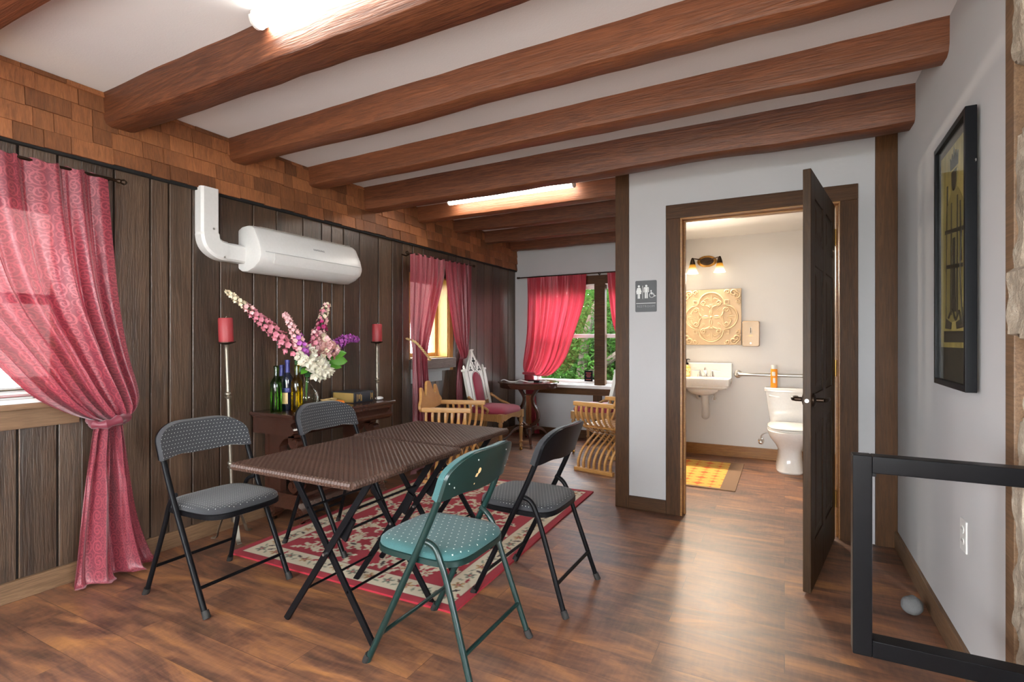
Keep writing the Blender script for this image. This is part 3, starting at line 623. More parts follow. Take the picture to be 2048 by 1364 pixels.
def rug_paint(x, y):
    W, L = 1.50, 2.07; c = np.tile(RED, (len(x), 1)); rs = np.random.RandomState(5)
    def put(mask, col): c[mask] = col
    def flower(cx, cy, r, npet, col, core, ctr, ph=0.0):
        dx, dy = x-cx, y-cy; rr = np.hypot(dx, dy); th = np.arctan2(dy, dx); e = r*(.72 + .28*np.cos(npet*(th-ph)))
        put(rr < e, col); put((rr < e*.62) & (rr > e*.50), core); put(rr < r*.26, ctr); put(rr < r*.10, CRM)
    def leaf(cx, cy, l, w, a, col):
        dx, dy = x-cx, y-cy; u = dx*math.cos(a)+dy*math.sin(a); v = -dx*math.sin(a)+dy*math.cos(a)
        put((np.abs(u) < l) & (np.abs(v) < w*(1-(u/l)**2)*(1+.35*np.sin(u/l*9))), col)
    def curl(cx, cy, r, a0, turn, w, col):
        for k in range(26):
            t = k/25; a = a0 + turn*t; q = r*(1-.75*t); px, py = cx+q*math.cos(a), cy+q*math.sin(a)
            put(np.hypot(x-px, y-py) < w*(1-.45*t), col)
    # field: mirrored across both axes
    half = []
    for j in range(7):
        for i in range(5):
            half.append((.065+i*.140 + (.065 if j % 2 else 0), .07+j*.140))
    for (px, py) in half:
        k = rs.randint(0, 4); a = rs.uniform(0, 6.28); b = rs.uniform(0, 6.28); r = rs.uniform(.042, .056)
        for sx in (-1, 1):
            for sy in (-1, 1):
                X, Y = sx*px, sy*py
                if abs(X) > .52 or abs(Y) > .80: continue
                A = math.atan2(math.sin(a)*sy, math.cos(a)*sx); Bq = math.atan2(math.sin(b)*sy, math.cos(b)*sx)
                curl(X+.06*math.cos(Bq), Y+.06*math.sin(Bq), .045, Bq+2, 4.2*sx*sy, .0125, CRM)
                leaf(X+.075*math.cos(A), Y+.075*math.sin(A), .050, .017, A, CRM); leaf(X-.07*math.cos(A+.8), Y-.07*math.sin(A+.8), .045, .015, A+.8, GRN if k == 1 else CRM)
                if k == 0: flower(X, Y, r, 6, CRM, GLD, RED, A)
                elif k == 1: flower(X, Y, r*1.15, 8, CRM, DRK, GLD, A)
                elif k == 2: flower(X, Y, r*.8, 5, CRM, RED, GLD, A)
                else: leaf(X, Y, r*1.2, r*.5, A+1.2, CRM); leaf(X, Y, r*.6, r*.22, A+1.2, DRK)
    e = np.minimum(W/2-np.abs(x), L/2-np.abs(y))
    put(e < .188, WINE); put(e < .178, CRM); put(e < .050, WINE); put(e < .042, RED)
    for s in (-1, 1):
        for k in range(17):
            q = -L/2+.115+k*(L-.23)/16
            flower(s*(W/2-.118), q, .036, 5, GLD if k % 2 else GRN, DRK, RED, k); leaf(s*(W/2-.118)+.018, q+.058, .028, .009, .7+k, RED if k % 2 else DRK); leaf(s*(W/2-.118)-.022, q+.055, .022, .007, 2.2+k, GRN)
        for k in range(12):
            q = -W/2+.118+k*(W-.236)/11
            flower(q, s*(L/2-.118), .036, 5, GLD if k % 2 else GRN, DRK, RED, k); leaf(q+.058, s*(L/2-.118)+.018, .028, .009, .7+k, RED if k % 2 else DRK); leaf(q+.055, s*(L/2-.118)-.022, .022, .007, 2.2+k, GRN)
    return c
rug = paint_mesh('area_rug', M_rug, 1.50, 2.07, .010, rug_paint, .0065)
rug.location = (-2.075, 2.945, 0); rug.rotation_euler = (0, 0, math.radians(1.5))
tag(rug, 'red floral rug with cream border under the wicker tables', 'rug')
def mat_paint(x, y):
    W, L = .60, 1.05; c = np.tile(np.array((.66, .40, .075)), (len(x), 1))
    for i in range(-3, 4):
        for j in range(-6, 7):
            big = (i+j) % 2 == 0; X, Y = i*.105, j*.10; dx, dy = np.abs(x-X), np.abs(y-Y); k = .040 if (i % 2 == 0 and big) else .028
            c[(np.floor(dx/.007)*.007*1.0 + np.floor(dy/.007)*.007 < k) | ((dx < .006) & (dy < k*1.3)) | ((dy < .006) & (dx < k*1.3))] = (.62, .13, .02) if big else (.60, .22, .035)
    e = np.minimum(W/2-np.abs(x)-.02, L/2-np.abs(y)); c[(e < .03) | (W/2-x < .12)] = (.22, .13, .075)
    return c
mo = paint_mesh('bath_mat', M_mat, .60, 1.05, .008, mat_paint, .006)
mo.location = (-.65, 5.06, 0); tag(mo, 'yellow mat with orange star motifs and brown border on the restroom floor', 'mat')
# ---- curtains and rods
def curtain(name, label, mt, plane, rows, nu=150, per=10, width=1.3, length=2.1, nfold=8, seedv=0, group='rose red curtains', tail=0):
    """rows: (a_left, z_left, a_right, z_right, out, amp, sag); plane 'X' spans y, 'Y' spans x"""
    K = len(rows)-1; ctrl = [crom([(r[0], r[1], 0) for r in rows], K*per), crom([(r[2], r[3], 0) for r in rows], K*per), crom([(r[4], r[5], r[6]) for r in rows], K*per)]
    nv = K*per; rs = random.Random(seedv); ph = [rs.uniform(0, 6.28) for _ in range(4)]
    def f(u, v):
        j = min(int(round(v*nv)), nv); Lp, Rp, P = ctrl[0][j], ctrl[1][j], ctrl[2][j]
        amp, sag = P.y, P.z; uu = u + .018*math.sin(u*17+ph[0]+v*1.5) + .010*math.sin(u*41+ph[1]); uu = uu if 0 < u < 1 else u
        fold = math.sin(2*PI*nfold*u + ph[2] + .7*math.sin(v*3+u*5)) + .35*math.sin(2*PI*nfold*2.3*u+ph[3]+v*2)
        if tail and v > tail: k = min(1, (v-tail)*5); fold = lerp(fold, math.sin(2*PI*2.6*u+1.1+v*1.5) + .30*math.sin(2*PI*6.1*u+v*4), k)
        env = min(1, 8*u+.25, 8*(1-u)+.25)
        a = lerp(Lp.x, Rp.x, uu) ; z = lerp(Lp.y, Rp.y, uu) - sag*4*u*(1-u) + (.005*math.sin(2*PI*nfold*2*u) if v == 0 else 0)
        out = P.x + amp*(fold*.5+.35*env)*env + .006*math.sin(v*31+u*23)*min(1, amp*40)*v
        z = max(z, .010)
        return (out, a, z) if plane == 'X' else (a, out, z)
    mid = [(Vector((ctrl[0][j].x+ctrl[1][j].x, ctrl[0][j].y+ctrl[1][j].y))*.5, ctrl[2][j].x) for j in range(nv+1)]; cum = [0.0]
    for j in range(nv): cum.append(cum[-1] + math.hypot((mid[j+1][0]-mid[j][0]).length, mid[j+1][1]-mid[j][1]))
    m = MB(); m.grid(f, nu, nv, uv=lambda u, v: (u*width, 3.0-cum[min(int(round(v*nv)), nv)]))
    o = m.build(name, mt, angle=180); tag(o, label, 'curtain', group); return o, f
XC = -3.075
W1 = [(.55, 2.05, 1.415, 2.05, XC, .020, 0), (.58, 1.75, 1.435, 1.75, XC, .040, 0), (.70, 1.44, 1.46, 1.42, XC+.01, .055, .01), (.93, 1.17, 1.50, 1.14, XC+.02, .06, .02), (1.09, .97, 1.535, .97, XC+.035, .06, .03), (1.21, .875, 1.535, .89, XC+.05, .05, .035), (1.30, .83, 1.505, .835, XC+.05, .04, .02), (1.345, .81, 1.455, .815, XC+.04, .05, .0), (1.335, .76, 1.47, .76, XC+.03, .07, 0), (1.315, .55, 1.50, .55, XC+.02, .075, 0), (1.285, .28, 1.545, .28, XC+.02, .075, 0), (1.26, .04, 1.60, .07, XC+.03, .08, 0), (1.255, .012, 1.62, .03, XC+.06, .09, 0)]
c1, f1 = curtain('curtain', 'shiny rose damask curtain knotted at the sill, hanging to the floor beside the black chair', M_curt, 'X', W1, 170, 10, 1.35, 2.3, 7, 3, tail=.58)
kn = MB(); kn.tube([(XC+.045+.062*math.cos(a), 1.40+.072*math.sin(a), .808+.012*math.sin(2*a)) for a in [2*PI*i/26 for i in range(26)]], [.021+.006*math.sin(i*1.9) for i in range(26)], 10, closed=True)
kn.build('curtain_knot', M_curt, c1)
W2L = [(3.865, 2.03, 4.42, 2.04, XC, .018, 0), (3.865, 1.82, 4.385, 1.82, XC, .03, 0), (3.86, 1.5, 4.26, 1.5, XC, .035, 0), (3.855, 1.25, 4.13, 1.22, XC+.01, .04, 0), (3.86, 1.10, 4.07, 1.06, XC+.02, .045, 0), (3.87, .8, 4.09, .78, XC+.02, .05, 0), (3.85, .4, 4.12, .4, XC+.03, .055, 0), (3.83, .06, 4.15, .06, XC+.05, .06, 0), (3.75, .04, 4.10, .035, XC+.10, .05, -.03), (3.68, .025, 4.06, .015, XC+.15, .03, -.04)]
c2, f2 = curtain('curtain', 'rose damask curtain gathered by a gold rope, spilling onto the floor behind the wicker tables', M_curt2, 'X', W2L, 110, 9, 1.0, 2.5, 6, 5)
W2R = [(4.41, 2.04, 4.925, 2.05, XC, .016, 0), (4.44, 1.8, 4.92, 1.8, XC, .03, 0), (4.51, 1.5, 4.90, 1.5, XC, .035, 0), (4.60, 1.22, 4.865, 1.22, XC, .035, .01), (4.70, 1.06, 4.835, 1.06, XC, .03, .02), (4.755, .99, 4.82, .99, XL+.05, .02, 0), (4.75, .8, 4.86, .8, XL+.028, .012, 0), (4.74, .4, 4.90, .4, XL+.028, .012, 0), (4.73, .02, 4.92, .02, XL+.028, .012, 0)]
c3, f3 = curtain('curtain', 'rose damask curtain swept aside behind the tall carved chair', M_curt2, 'X', W2R, 100, 8, 1.0, 2.1, 6, 8)
YC = YB-.085
BL_ = [(-2.965, 2.035, -2.165, 2.04, YC, .016, 0), (-2.96, 1.7, -2.19, 1.72, YC, .035, 0), (-2.965, 1.35, -2.30, 1.36, YC-.01, .05, .01), (-2.99, 1.08, -2.43, 1.0, YC-.02, .055, .04), (-3.015, .93, -2.60, .80, YC-.02, .05, .05), (-3.01, .85, -2.77, .76, YC-.02, .04, .03), (-3.0, .80, -2.88, .785, YC-.02, .04, 0), (-2.99, .70, -2.86, .70, YC-.02, .04, 0), (-2.97, .35, -2.83, .35, YC-.01, .04, 0), (-2.99, .02, -2.79, .02, YC-.01, .04, 0)]
c4, f4 = curtain('curtain', 'sheer red curtain swept to a knot above the round table', M_sheer, 'Y', BL_, 150, 8, 1.4, 2.1, 8, 11)
kn = MB(); kn.tube([(-2.935+.075*math.cos(a), YC-.02+.04*math.sin(a), .792) for a in [2*PI*i/22 for i in range(22)]], .016, 8, closed=True); kn.build('curtain_knot', M_sheer, c4)
BR_ = [(-1.895, 2.035, -1.15, 2.04, YC, .016, 0), (-1.87, 1.75, -1.15, 1.72, YC, .035, 0), (-1.80, 1.36, -1.15, 1.36, YC-.01, .05, .01), (-1.62, 1.02, -1.15, 1.0, YC-.02, .05, .04), (-1.35, .82, -1.14, .82, YC-.02, .04, .02), (-1.30, .7, -1.14, .7, YC-.02, .03, 0), (-1.32, .02, -1.14, .02, YC-.02, .03, 0)]
c5, f5 = curtain('curtain', 'sheer red curtain sliver showing just before the dark corner post', M_sheer, 'Y', BR_, 90, 8, 1.2, 2.1, 8, 12)
def rod(label, p, q, br, group='curtain rods'):
    t = thing('curtain_rod', label, 'curtain rod', p, group=group); q = Vector(q)-Vector(p); d = q.normalized()
    MB().tube([(0, 0, 0), q], .0075, 10).build('pole', M_bronze, t)
    for e, s in ((Vector(), -1), (q, 1)): MB().tube([e, e+d*s*.012, e+d*s*.020, e+d*s*.034, e+d*s*.044, e+d*s*.050], [.008, .013, .010, .016, .011, .003], 10).build('finial', M_bronze, t)
    for k in br:
        c = q*k; n = Vector((-.11, 0, 0)) if abs(d.y) > .5 else Vector((0, .09, 0)); MB().tube([c, c+n*.5+Vector((0, 0, -.02)), c+n], .006, 8).build('bracket', M_bronze, t)
    return t
rod('dark curtain rod above the knotted damask curtain', (XC, .42, 2.043), (XC, 1.455, 2.043), (.97,))
rod('dark curtain rod above the window behind the wicker tables', (XC, 3.845, 2.024), (XC, 4.945, 2.044), (.02, .98))
rod('dark curtain rod across the garden window', (-3.07, YC, 2.036), (-1.14, YC, 2.042), (.06, .55))
tb = MB(); pts = [(XC-.05, 3.865, 1.235), (XC+.05, 3.87, 1.20), (XC+.085, 3.93, 1.13), (XC+.085, 4.02, 1.06), (XC+.06, 4.085, 1.03), (XC-.02, 4.09, 1.035)]
cp = crom(pts, 60); tb.tube(cp, .007, 8)
for k in (0, 1): tb.tube([p + Vector((.007*math.cos(i*.9+k*PI), .004*math.sin(i*.9+k*PI), .007*math.sin(i*.9+k*PI))) for i, p in enumerate(cp)], .006, 6)
tag(tb.build('curtain_tieback', M_rope), 'twisted gold rope holding back the curtain behind the wicker tables', 'curtain tieback')
# ---- console table and what stands on it
ZT = .740
T = thing('console_table', 'dark mahogany console table with scroll supports against the plank wall', 'table', (-2.95, 2.77, 0))
m = MB(); m.box((XL+.02, 2.275, ZT-.022), (-2.745, 3.262, ZT)); m.box((XL+.025, 2.285, ZT-.034), (-2.755, 3.252, ZT-.022)); m.build('tabletop', M_mahog, T, bevel=.005, world=True)
prof = [(-2.765, .706), (-2.765, .690), (-2.785, .680), (-2.792, .668), (-2.775, .655), (-2.762, .638), (-2.765, .620), (-2.785, .607), (-2.795, .600), (XL+.03, .600), (XL+.03, .706)]
m = MB(); m.prism(prof, 'Y', 2.30, 3.238); m.build('apron', M_mahog, T, world=True, angle=30)
def sc(y0, y1):
    m = MB(); cx, cz = -2.845, .545
    top = spiral(cx, cz, .010, .052, PI*2.6, PI*.5, 30); low = spiral(-2.87, .258, .050, .010, PI*.5, -PI*1.7, 30)
    body = [tuple(p)[:2] for p in crom([(top[-1][0], top[-1][1], 0), (-2.95, .585, 0), (-3.02, .50, 0), (-2.985, .41, 0), (-2.92, .345, 0), (low[0][0], low[0][1], 0)], 22)]
    path = top + body[1:-1] + low; n = len(path)
    m.ribbon(path, lambda t: .018 + .036*math.sin(PI*t)**2, 'Y', y0, y1); m.lathe([(.018, y0-.004), (.018, y1+.004)], (cx, 0, cz), 14, 'Y'); m.lathe([(.018, y0-.004), (.018, y1+.004)], (-2.87, 0, .258), 14, 'Y')
    m.box((XL+.04, y0+.008, .20), (-2.99, y1-.008, .60))
    return m
for y in (2.375, 3.085): sc(y, y+.062).build('scroll_support', M_mahog, T, world=True, angle=30)
m = MB(); m.prism([(-2.80, .205), (-2.79, .190), (-2.805, .178), (-2.815, .155), (-2.79, .135), (-2.775, .120), (-2.80, .105), (XL+.035, .105), (XL+.035, .205)], 'Y', 2.36, 3.16); m.build('shelf', M_mahog, T, world=True, angle=30)
for y in (2.37, 3.08):
    for x in (-2.80, -3.07):
        m = MB(); m.ribbon([(x-.055, .108)] + spiral(x-.012, .066, .048, .008, PI*.55, -PI*1.6, 28), lambda t: .040-.018*t, 'Y', y, y+.068); m.lathe([(.026, y-.003), (.026, y+.071)], (x-.012, 0, .066), 16, 'Y')
        ft = m.build('scroll_foot', M_mahog, T, world=True, angle=30)
        m = MB(); m.lathe([(.014, y+.022), (.016, y+.026), (.016, y+.042), (.014, y+.046)], (x-.004, 0, .0165+(ZR if x > -2.9 else 0)), 14, 'Y'); m.tube([(x-.004, y+.034, .020), (x-.010, y+.034, .05)], .007, 8); m.build('caster', M_bronze, ft, world=True)
def bottle(label, x, y, h, gm, foil=None, lab=False, r=.037):
    t = thing('wine_bottle', label, 'bottle', (x, y, ZT), group='empty wine bottles on the console table'); k = h/.30
    prof = [(.001, .012), (r*.55, .008), (r*.93, 0), (r, .006), (r, .175*k), (r*.96, .190*k), (r*.72, .207*k), (.0165, .224*k), (.0148, .240*k), (.0142, .282*k), (.0165, .284*k), (.0165, .296*k), (.0145, .30*k), (.011, .30*k)]
    MB().lathe(prof, (0, 0, 0), 28).build('body', gm, t, angle=60)
    if foil: MB().lathe([(.0175, .225*k), (.0162, .24*k), (.0155, .283*k), (.0178, .285*k), (.0178, .299*k), (.001, .3015*k)], (0, 0, 0), 24).build('foil', foil, t)
    if lab:
        m = MB(); a0 = -2.5; m.grid(lambda u, v: ((r+.0008)*math.cos(a0+u*1.5), (r+.0008)*math.sin(a0+u*1.5), .045+.075*v), 16, 2); m.grid(lambda u, v: ((r+.0004)*math.cos(a0+u*1.5), (r+.0004)*math.sin(a0+u*1.5), .045+.075*v), 16, 2); m.build('label', M_tanpaper, t)
        m = MB(); m.lathe([(r+.0002, .122), (r+.0009, .124), (r+.0009, .150), (r+.0002, .152)], (0, 0, 0), 28); m.build('label_band', M_foil, t)
    return t
bottle('green glass wine bottle standing at the console table end by the candle', -3.005, 2.362, .305, M_gbot)
b2 = bottle('dark wine bottle with navy foil neck and tan label, between the green and olive bottles', -3.005, 2.452, .342, M_bbot, M_foil, True); b2.rotation_euler = (0, 0, 0.35)
bottle('olive yellow wine bottle in front of the glass vase', -2.905, 2.445, .310, M_obot)
bottle('wine bottle with navy foil neck hidden behind the green bottle', -3.09, 2.475, .305, M_gbot, M_foil)
VX, VY = -3.005, 2.62
V = thing('glass_vase', 'clear round glass vase holding the artificial flowers', 'vase', (VX, VY, ZT))
MB().lathe([(.001, .004), (.045, .0), (.052, .004), (.072, .035), (.080, .068), (.073, .102), (.048, .132), (.027, .160), (.023, .185), (.026, .215), (.035, .228)], (0, 0, 0), 32).build('glass_body', M_clear, V, angle=60)
# artificial flowers: each stem is a thing with its own blossoms and leaves
def floret_mesh(mt, r, np_=5, cup=.35):
    m = MB()
    for k in range(np_):
        a = 2*PI*k/np_ + random.uniform(-.2, .2); ca, sa = math.cos(a), math.sin(a)
        def f(u, v):
            w = (u-.5)*2*r*.52*math.sin(PI*min(1, .12+v*.86)); d = r*v; return (ca*d - sa*w, sa*d + ca*w, r*cup*v*v + r*.10*abs(u-.5)*(1 if k % 2 else -1))
        m.grid(f, 3, 3)
    m.ball((0, 0, r*.10), r*.15, 6, 4)
    me_o = m.build('blossom', mt); me = me_o.data; bpy.data.objects.remove(me_o); return me
FM = {k: [floret_mesh(M_fl[k], .023), floret_mesh(M_fl[k], .019, 5, .8), floret_mesh(M_fl[k], .021, 6, .1)] for k in M_fl}
FMB = {k: floret_mesh(M_fl[k], .030, 5, .8) for k in ('white', 'purple', 'dusty')}
def leafshape(m, p, d, l, w):
    p = Vector(p); d = Vector(d).normalized(); sx = d.cross(Vector((.75, -.45, .5))).normalized(); up = sx.cross(d)
    m.grid(lambda u, v: p + d*(v*l) + sx*((u-.5)*2*w*math.sin(PI*min(1, .06+.94*v))**.8) + up*(-.25*l*v*v + .18*w*abs(u-.5)*2), 4, 8)
def flower_stem(name, label, pts, spec, r0, r1, start=.42, leaves=(), lm=M_leafd, big=False, n=34, cone=1.0):
    t = thing(name, label, 'flower', (VX, VY, ZT), group='artificial flowers in the glass vase'); o = Vector((VX, VY, ZT))
    P = crom([Vector(p)-o for p in pts], 30); MB().tube(P, .0024, 6).build('stem', lm, t)
    for i in range(n):
        s = i/(n-1); q = lerp(start, 1.0, s); j = min(int(q*30), 29); p = P[j].lerp(P[j+1], q*30-j); d = (P[min(j+1, 30)]-P[max(j-1, 0)]).normalized()
        a = i*2.399; u = d.cross(Vector((0, .3, 1)) if abs(d.z) < .9 else Vector((1, 0, 0))).normalized(); v = d.cross(u); rad = lerp(r0, r1, s)*random.uniform(.55, 1.0); nrm = (u*math.cos(a)+v*math.sin(a)+d*.35).normalized()
        key = spec(s) if callable(spec) else spec; me = FMB[key] if big and key in FMB else random.choice(FM[key])
        b = bpy.data.objects.new('blossom', me); COL.objects.link(b); b.parent = t; b.location = p + nrm*rad; b.rotation_euler = nrm.to_track_quat('Z', 'Y').to_euler(); sc_ = lerp(1.1, .6 if cone else 1.0, s); b.scale = (sc_,)*3
    for (j, dx, dy, dz, l) in leaves:
        m = MB(); leafshape(m, P[j], (dx, dy, dz), l, l*.27); m.build('leaf', lm, t)
    return t
top = (VX, VY, ZT+.225); inn = (VX+.01, VY-.02, ZT+.05)
flower_stem('delphinium', 'long pink delphinium reaching towards the air conditioner pipe, cream at its tip', [inn, top, (-2.99, 2.52, 1.10), (-2.96, 2.30, 1.28), (-2.93, 2.12, 1.40), (-2.91, 1.955, 1.50)], lambda s: 'pink' if s < .62 else ('pale' if s < .72 else 'cream'), .056, .010, .44, [(11, .1, -.2, -.4, .10), (12, .3, -.1, -.6, .09)], n=90)
flower_stem('delphinium', 'purple and pale pink delphinium leaning over the dark bottles', [inn, top, (-2.94, 2.54, 1.10), (-2.90, 2.44, 1.24), (-2.90, 2.345, 1.385)], lambda s: random.choice(('purple', 'purple', 'pale')) if s < .55 else 'pale', .056, .014, .46, [(14, .2, -.5, .1, .07)], n=84)
flower_stem('delphinium', 'magenta and pale pink upright delphinium at the top of the bouquet', [inn, top, (-3.0, 2.66, 1.12), (-2.95, 2.68, 1.28), (-2.94, 2.735, 1.475)], lambda s: 'magenta' if s < .42 else random.choice(('pink', 'pale', 'cream') if s > .66 else ('magenta', 'magenta', 'pink', 'pale')), .066, .026, .46, n=84)
flower_stem('delphinium', 'purple delphinium stretching sideways towards the book', [inn, top, (-2.96, 2.71, 1.06), (-2.92, 2.80, 1.165), (-2.91, 2.905, 1.225), (-2.90, 3.0, 1.222)], 'purple', .050, .018, .50, [(13, .35, .9, .0, .19), (14, .6, .6, .25, .14), (12, .5, .8, -.2, .15)], M_leaf, n=84)
flower_stem('delphinium', 'pale pink delphinium rising in the middle of the bouquet', [inn, top, (-2.93, 2.62, 1.12), (-2.90, 2.59, 1.28)], lambda s: random.choice(('pale', 'pink')), .046, .018, .55, n=36)
flower_stem('hydrangea', 'cream white flower cluster hanging low over the vase neck', [inn, top, (-2.93, 2.63, 1.0), (-2.89, 2.655, 1.03)], 'white', .075, .068, .62, [(16, .3, -.8, -.2, .09), (15, .2, .8, .2, .10)], M_leafd, big=True, n=50, cone=0)
flower_stem('hydrangea', 'white flower cluster above the olive bottle', [inn, top, (-2.93, 2.55, 1.06), (-2.89, 2.515, 1.125)], 'white', .060, .055, .66, [(15, .3, -.8, -.3, .08)], M_leaf, big=True, n=26, cone=0)
flower_stem('hydrangea', 'dusty pink dried flower cluster at the heart of the bouquet', [inn, top, (-2.95, 2.68, 1.12), (-2.91, 2.72, 1.19)], lambda s: random.choice(('dusty', 'dusty', 'cream', 'pale')), .105, .098, .62, n=150, cone=0)
# book and small things
B = thing('book', 'thick black book with gilt page edges lying on the console table', 'book', (-2.975, 3.03, ZT), rz=math.radians(4))
hx, hy, hb = .105, .112, .082
m = MB(); m.box((-hx, -hy, 0), (hx, hy, .005)); m.box((-hx, -hy, hb-.005), (hx, hy, hb)); m.prism([(hx, 0), (hx+.008, .02), (hx+.009, hb/2), (hx+.008, hb-.02), (hx, hb), (hx-.005, hb), (hx-.005, 0)], 'Y', -hy, hy); m.build('cover', M_leather, B, bevel=.0015)
MB().box((-hx+.006, -hy+.005, .005), (hx-.005, hy-.005, hb-.005)).build('pages', M_gold, B, smooth=False)
g = MB()
for y, w_, z0, z1 in ((-.090, .006, .012, .068), (-.076, .003, .018, .066), (-.066, .012, .030, .064), (-.050, .004, .015, .068), (-.040, .010, .014, .060), (.070, .005, .014, .068), (.082, .008, .030, .062), (.094, .004, .014, .066)): g.box((hx+.0075, y, z0), (hx+.0098, y+w_*.7, z1))
g.build('gilt_lettering', M_gold, B, smooth=False)
Q = thing('candle_tray', 'small wooden tray holding a ribbed orange candle block and dark beads', 'tray', (-2.83, 2.70, ZT))
MB().box((-.055, -.15, 0), (.055, .10, .010)).build('tray_base', M_mahog, Q, bevel=.003)
O = thing('candle_block', 'ribbed orange candle block on the small wooden tray', 'candle', (-2.83, 2.725, ZT+.010))
m = MB(); m.loft([[(-.030, y, 0), (.030, y, 0), (.030, y, .022), (.024, y, .030+.005*(i % 2)), (-.024, y, .030+.005*(i % 2)), (-.030, y, .022)] for i, y in enumerate([-.045+.0075*k for k in range(13)])]); m.build('wax', M_orange, O)
bd = MB()
for k in range(16): bd.ball((-2.83+.02*math.sin(k*.9), 2.585+k*.0062, ZT+.0175), .0075, 8, 6)
bdo = bd.build('bead_string', simple('bead_purple', (.04, .015, .07), .15)); tag(bdo, 'string of dark purple beads on the small wooden tray', 'beads')
wk = MB(); rr = random.Random(4)
for k in range(9): 
    a = rr.uniform(0, 6.28); wk.tube([(-2.99+.05*math.cos(a+i*.5)*(.6+.05*k), 2.80+.06*math.sin(a+i*.5)*(.6+.05*k), ZT+.006+.004*k+.004*math.sin(i+k)) for i in range(13)], .004, 6)
tag(wk.build('wicker_ring', M_rope), 'small tan wicker ring lying before the black book', 'wicker ring')
mm = MB(); mm.ball((-2.865, 3.205, ZT+.0145), .030, 18, 9, (1, 1.25, .48)); mo_ = mm.build('white_remote', M_whitep); tag(mo_, 'small oval white gadget lying beyond the black book', 'gadget')
MB().tube(crom([(-2.865, 3.17, ZT+.012), (-2.85, 3.15, ZT+.03), (-2.852, 3.135, ZT+.045), (-2.866, 3.146, ZT+.06)], 10), .003, 6).build('strap', M_rubber, mo_)
# ---- candle stands
def candle_stand(label, clabel, x, y, lean):
    t = thing('candle_stand', label, 'candle stand', (x, y, 0), group='tall candle stands'); t.rotation_euler = (lean, 0, 0)
    MB().lathe([(.006, .10), (.0115, .11), (.0115, .30), (.0115, .43), (.018, .437), (.019, .443), (.0125, .450), (.0125, .457), (.019, .463), (.018, .470), (.0115, .477), (.0115, .86), (.018, .867), (.019, .873), (.0125, .880), (.019, .888), (.018, .895), (.0115, .902), (.0115, 1.16), (.016, 1.185), (.02, 1.19)], (0, 0, 0), 14).build('pole', M_pewter, t)
    for a in (-.35, 1.75, 3.6):
        c, s = math.cos(a), math.sin(a); pts = crom([(.004*c, .004*s, .19), (.045*c, .045*s, .16), (.085*c, .085*s, .07), (.105*c, .105*s, .008), (.135*c, .135*s, .006)], 14)
        m = MB(); m.loft([[p + Vector((-s*w_, c*w_, h)) for w_, h in ((-.012, -.003), (.012, -.003), (.012, .003), (-.012, .003))] for p in pts]); m.build('foot', M_pewter, t)
    MB().lathe([(.010, 1.188), (.040, 1.197), (.052, 1.202), (.052, 1.206), (.012, 1.206)], (0, 0, 0), 24).build('drip_pan', M_bronze, t)
    top = wm(t) @ Vector((0, 0, 1.206))
    c = thing('pillar_candle', clabel, 'candle', top, group='red pillar candles'); c.rotation_euler = (lean, 0, 0)
    MB().lathe([(.040, 0), (.041, .004), (.041, .138), (.037, .145), (.012, .139), (.003, .138)], (0, 0, 0), 26).build('wax', M_wax, c)
    MB().tube([(0, 0, .137), (.002, .001, .146), (.006, .004, .154)], .0013, 6).build('wick', M_paper, c)
candle_stand('tall pewter candle stand behind the black chair beside the knotted curtain', 'red pillar candle on the stand nearer the window with papers', -3.00, 2.055, .040)
candle_stand('tall pewter candle stand at the book end of the console table', 'red pillar candle on the stand beyond the black book', -3.01, 3.345, .004)
# ---- air conditioner and its pipe cover
A = thing('air_conditioner', 'white wall-mounted air conditioner above the flowers', 'air conditioner', (XL, 2.68, 1.66))
pf = [(.0, .02), (.0, .285), (.03, .300), (.085, .305), (.130, .297), (.155, .278), (.205, .180), (.222, .120), (.222, .095), (.205, .060), (.150, .022), (.085, .0), (.03, .003)]
m = MB(); R = []
for y, k in ((-.465, .90), (-.460, .97), (-.445, 1.0), (.395, 1.0), (.425, .985), (.445, .93), (.455, .80)):
    R.append([(.04 + (x-.04)*k if x > .04 else x, y, .15 + (z-.15)*k) for x, z in pf])
m.loft(R); m.build('housing', M_whitep, A, angle=25)
g = MB()
for i in range(9): g.bar((.060+.008*i, -.40, .3075-.0008*i), (.060+.008*i, .35, .3075-.0008*i), .0025, .003)
for i in range(16): y = -.40+i*.05; g.bar((.058, y, .3085), (.128, y+.05*(1 if i % 2 else -1), .3020), .003, .003)
g.build('top_grille', simple('grille_tan', (.33, .29, .24), .5), A)
m = MB(); m.prism([(.2265, .125), (.226, .092), (.209, .058), (.205, .060), (.220, .095), (.221, .125)], 'Y', -.36, .37); m.build('louver', M_whitep, A, angle=30)
m = MB(); m.bar((.222, -.43, .1275), (.222, .42, .1275), .002, .002); m.bar((.2275, -.362, .126), (.2275, .372, .126), .001, .0015); m.build('seam', M_signl, A)
n = Vector((.098, 0, .05)).normalized()          # slanted front
rotm = Matrix.Translation((.1955, .03, .203)) @ Matrix(((0, -.05/.11, .098/.11, 0), (1, 0, 0, 0), (0, .098/.11, .05/.11, 0), (0, 0, 0, 1)))
text_mesh('SAMSUNG', .020, M_signl, A, rotm, .0006, spacing=1.15)
MB().ball((.105, .40, .304), .007, 10, 6, (1, 1.2, .4)).build('sensor', M_blackm, A)
P_ = thing('pipe_cover', 'white pipe duct bending from the shingles to the air conditioner', 'pipe cover', (XL, 1.98, 1.7))
prof = lambda c, w_, d: None
path = [(1.985, 2.15, 0), (1.985, 1.92, 0), (1.987, 1.865, 0), (2.0, 1.815, 0), (2.04, 1.785, 0), (2.09, 1.775, 0), (2.15, 1.775, 0), (2.235, 1.772, 0)]
C_ = crom(path, 36); R = []
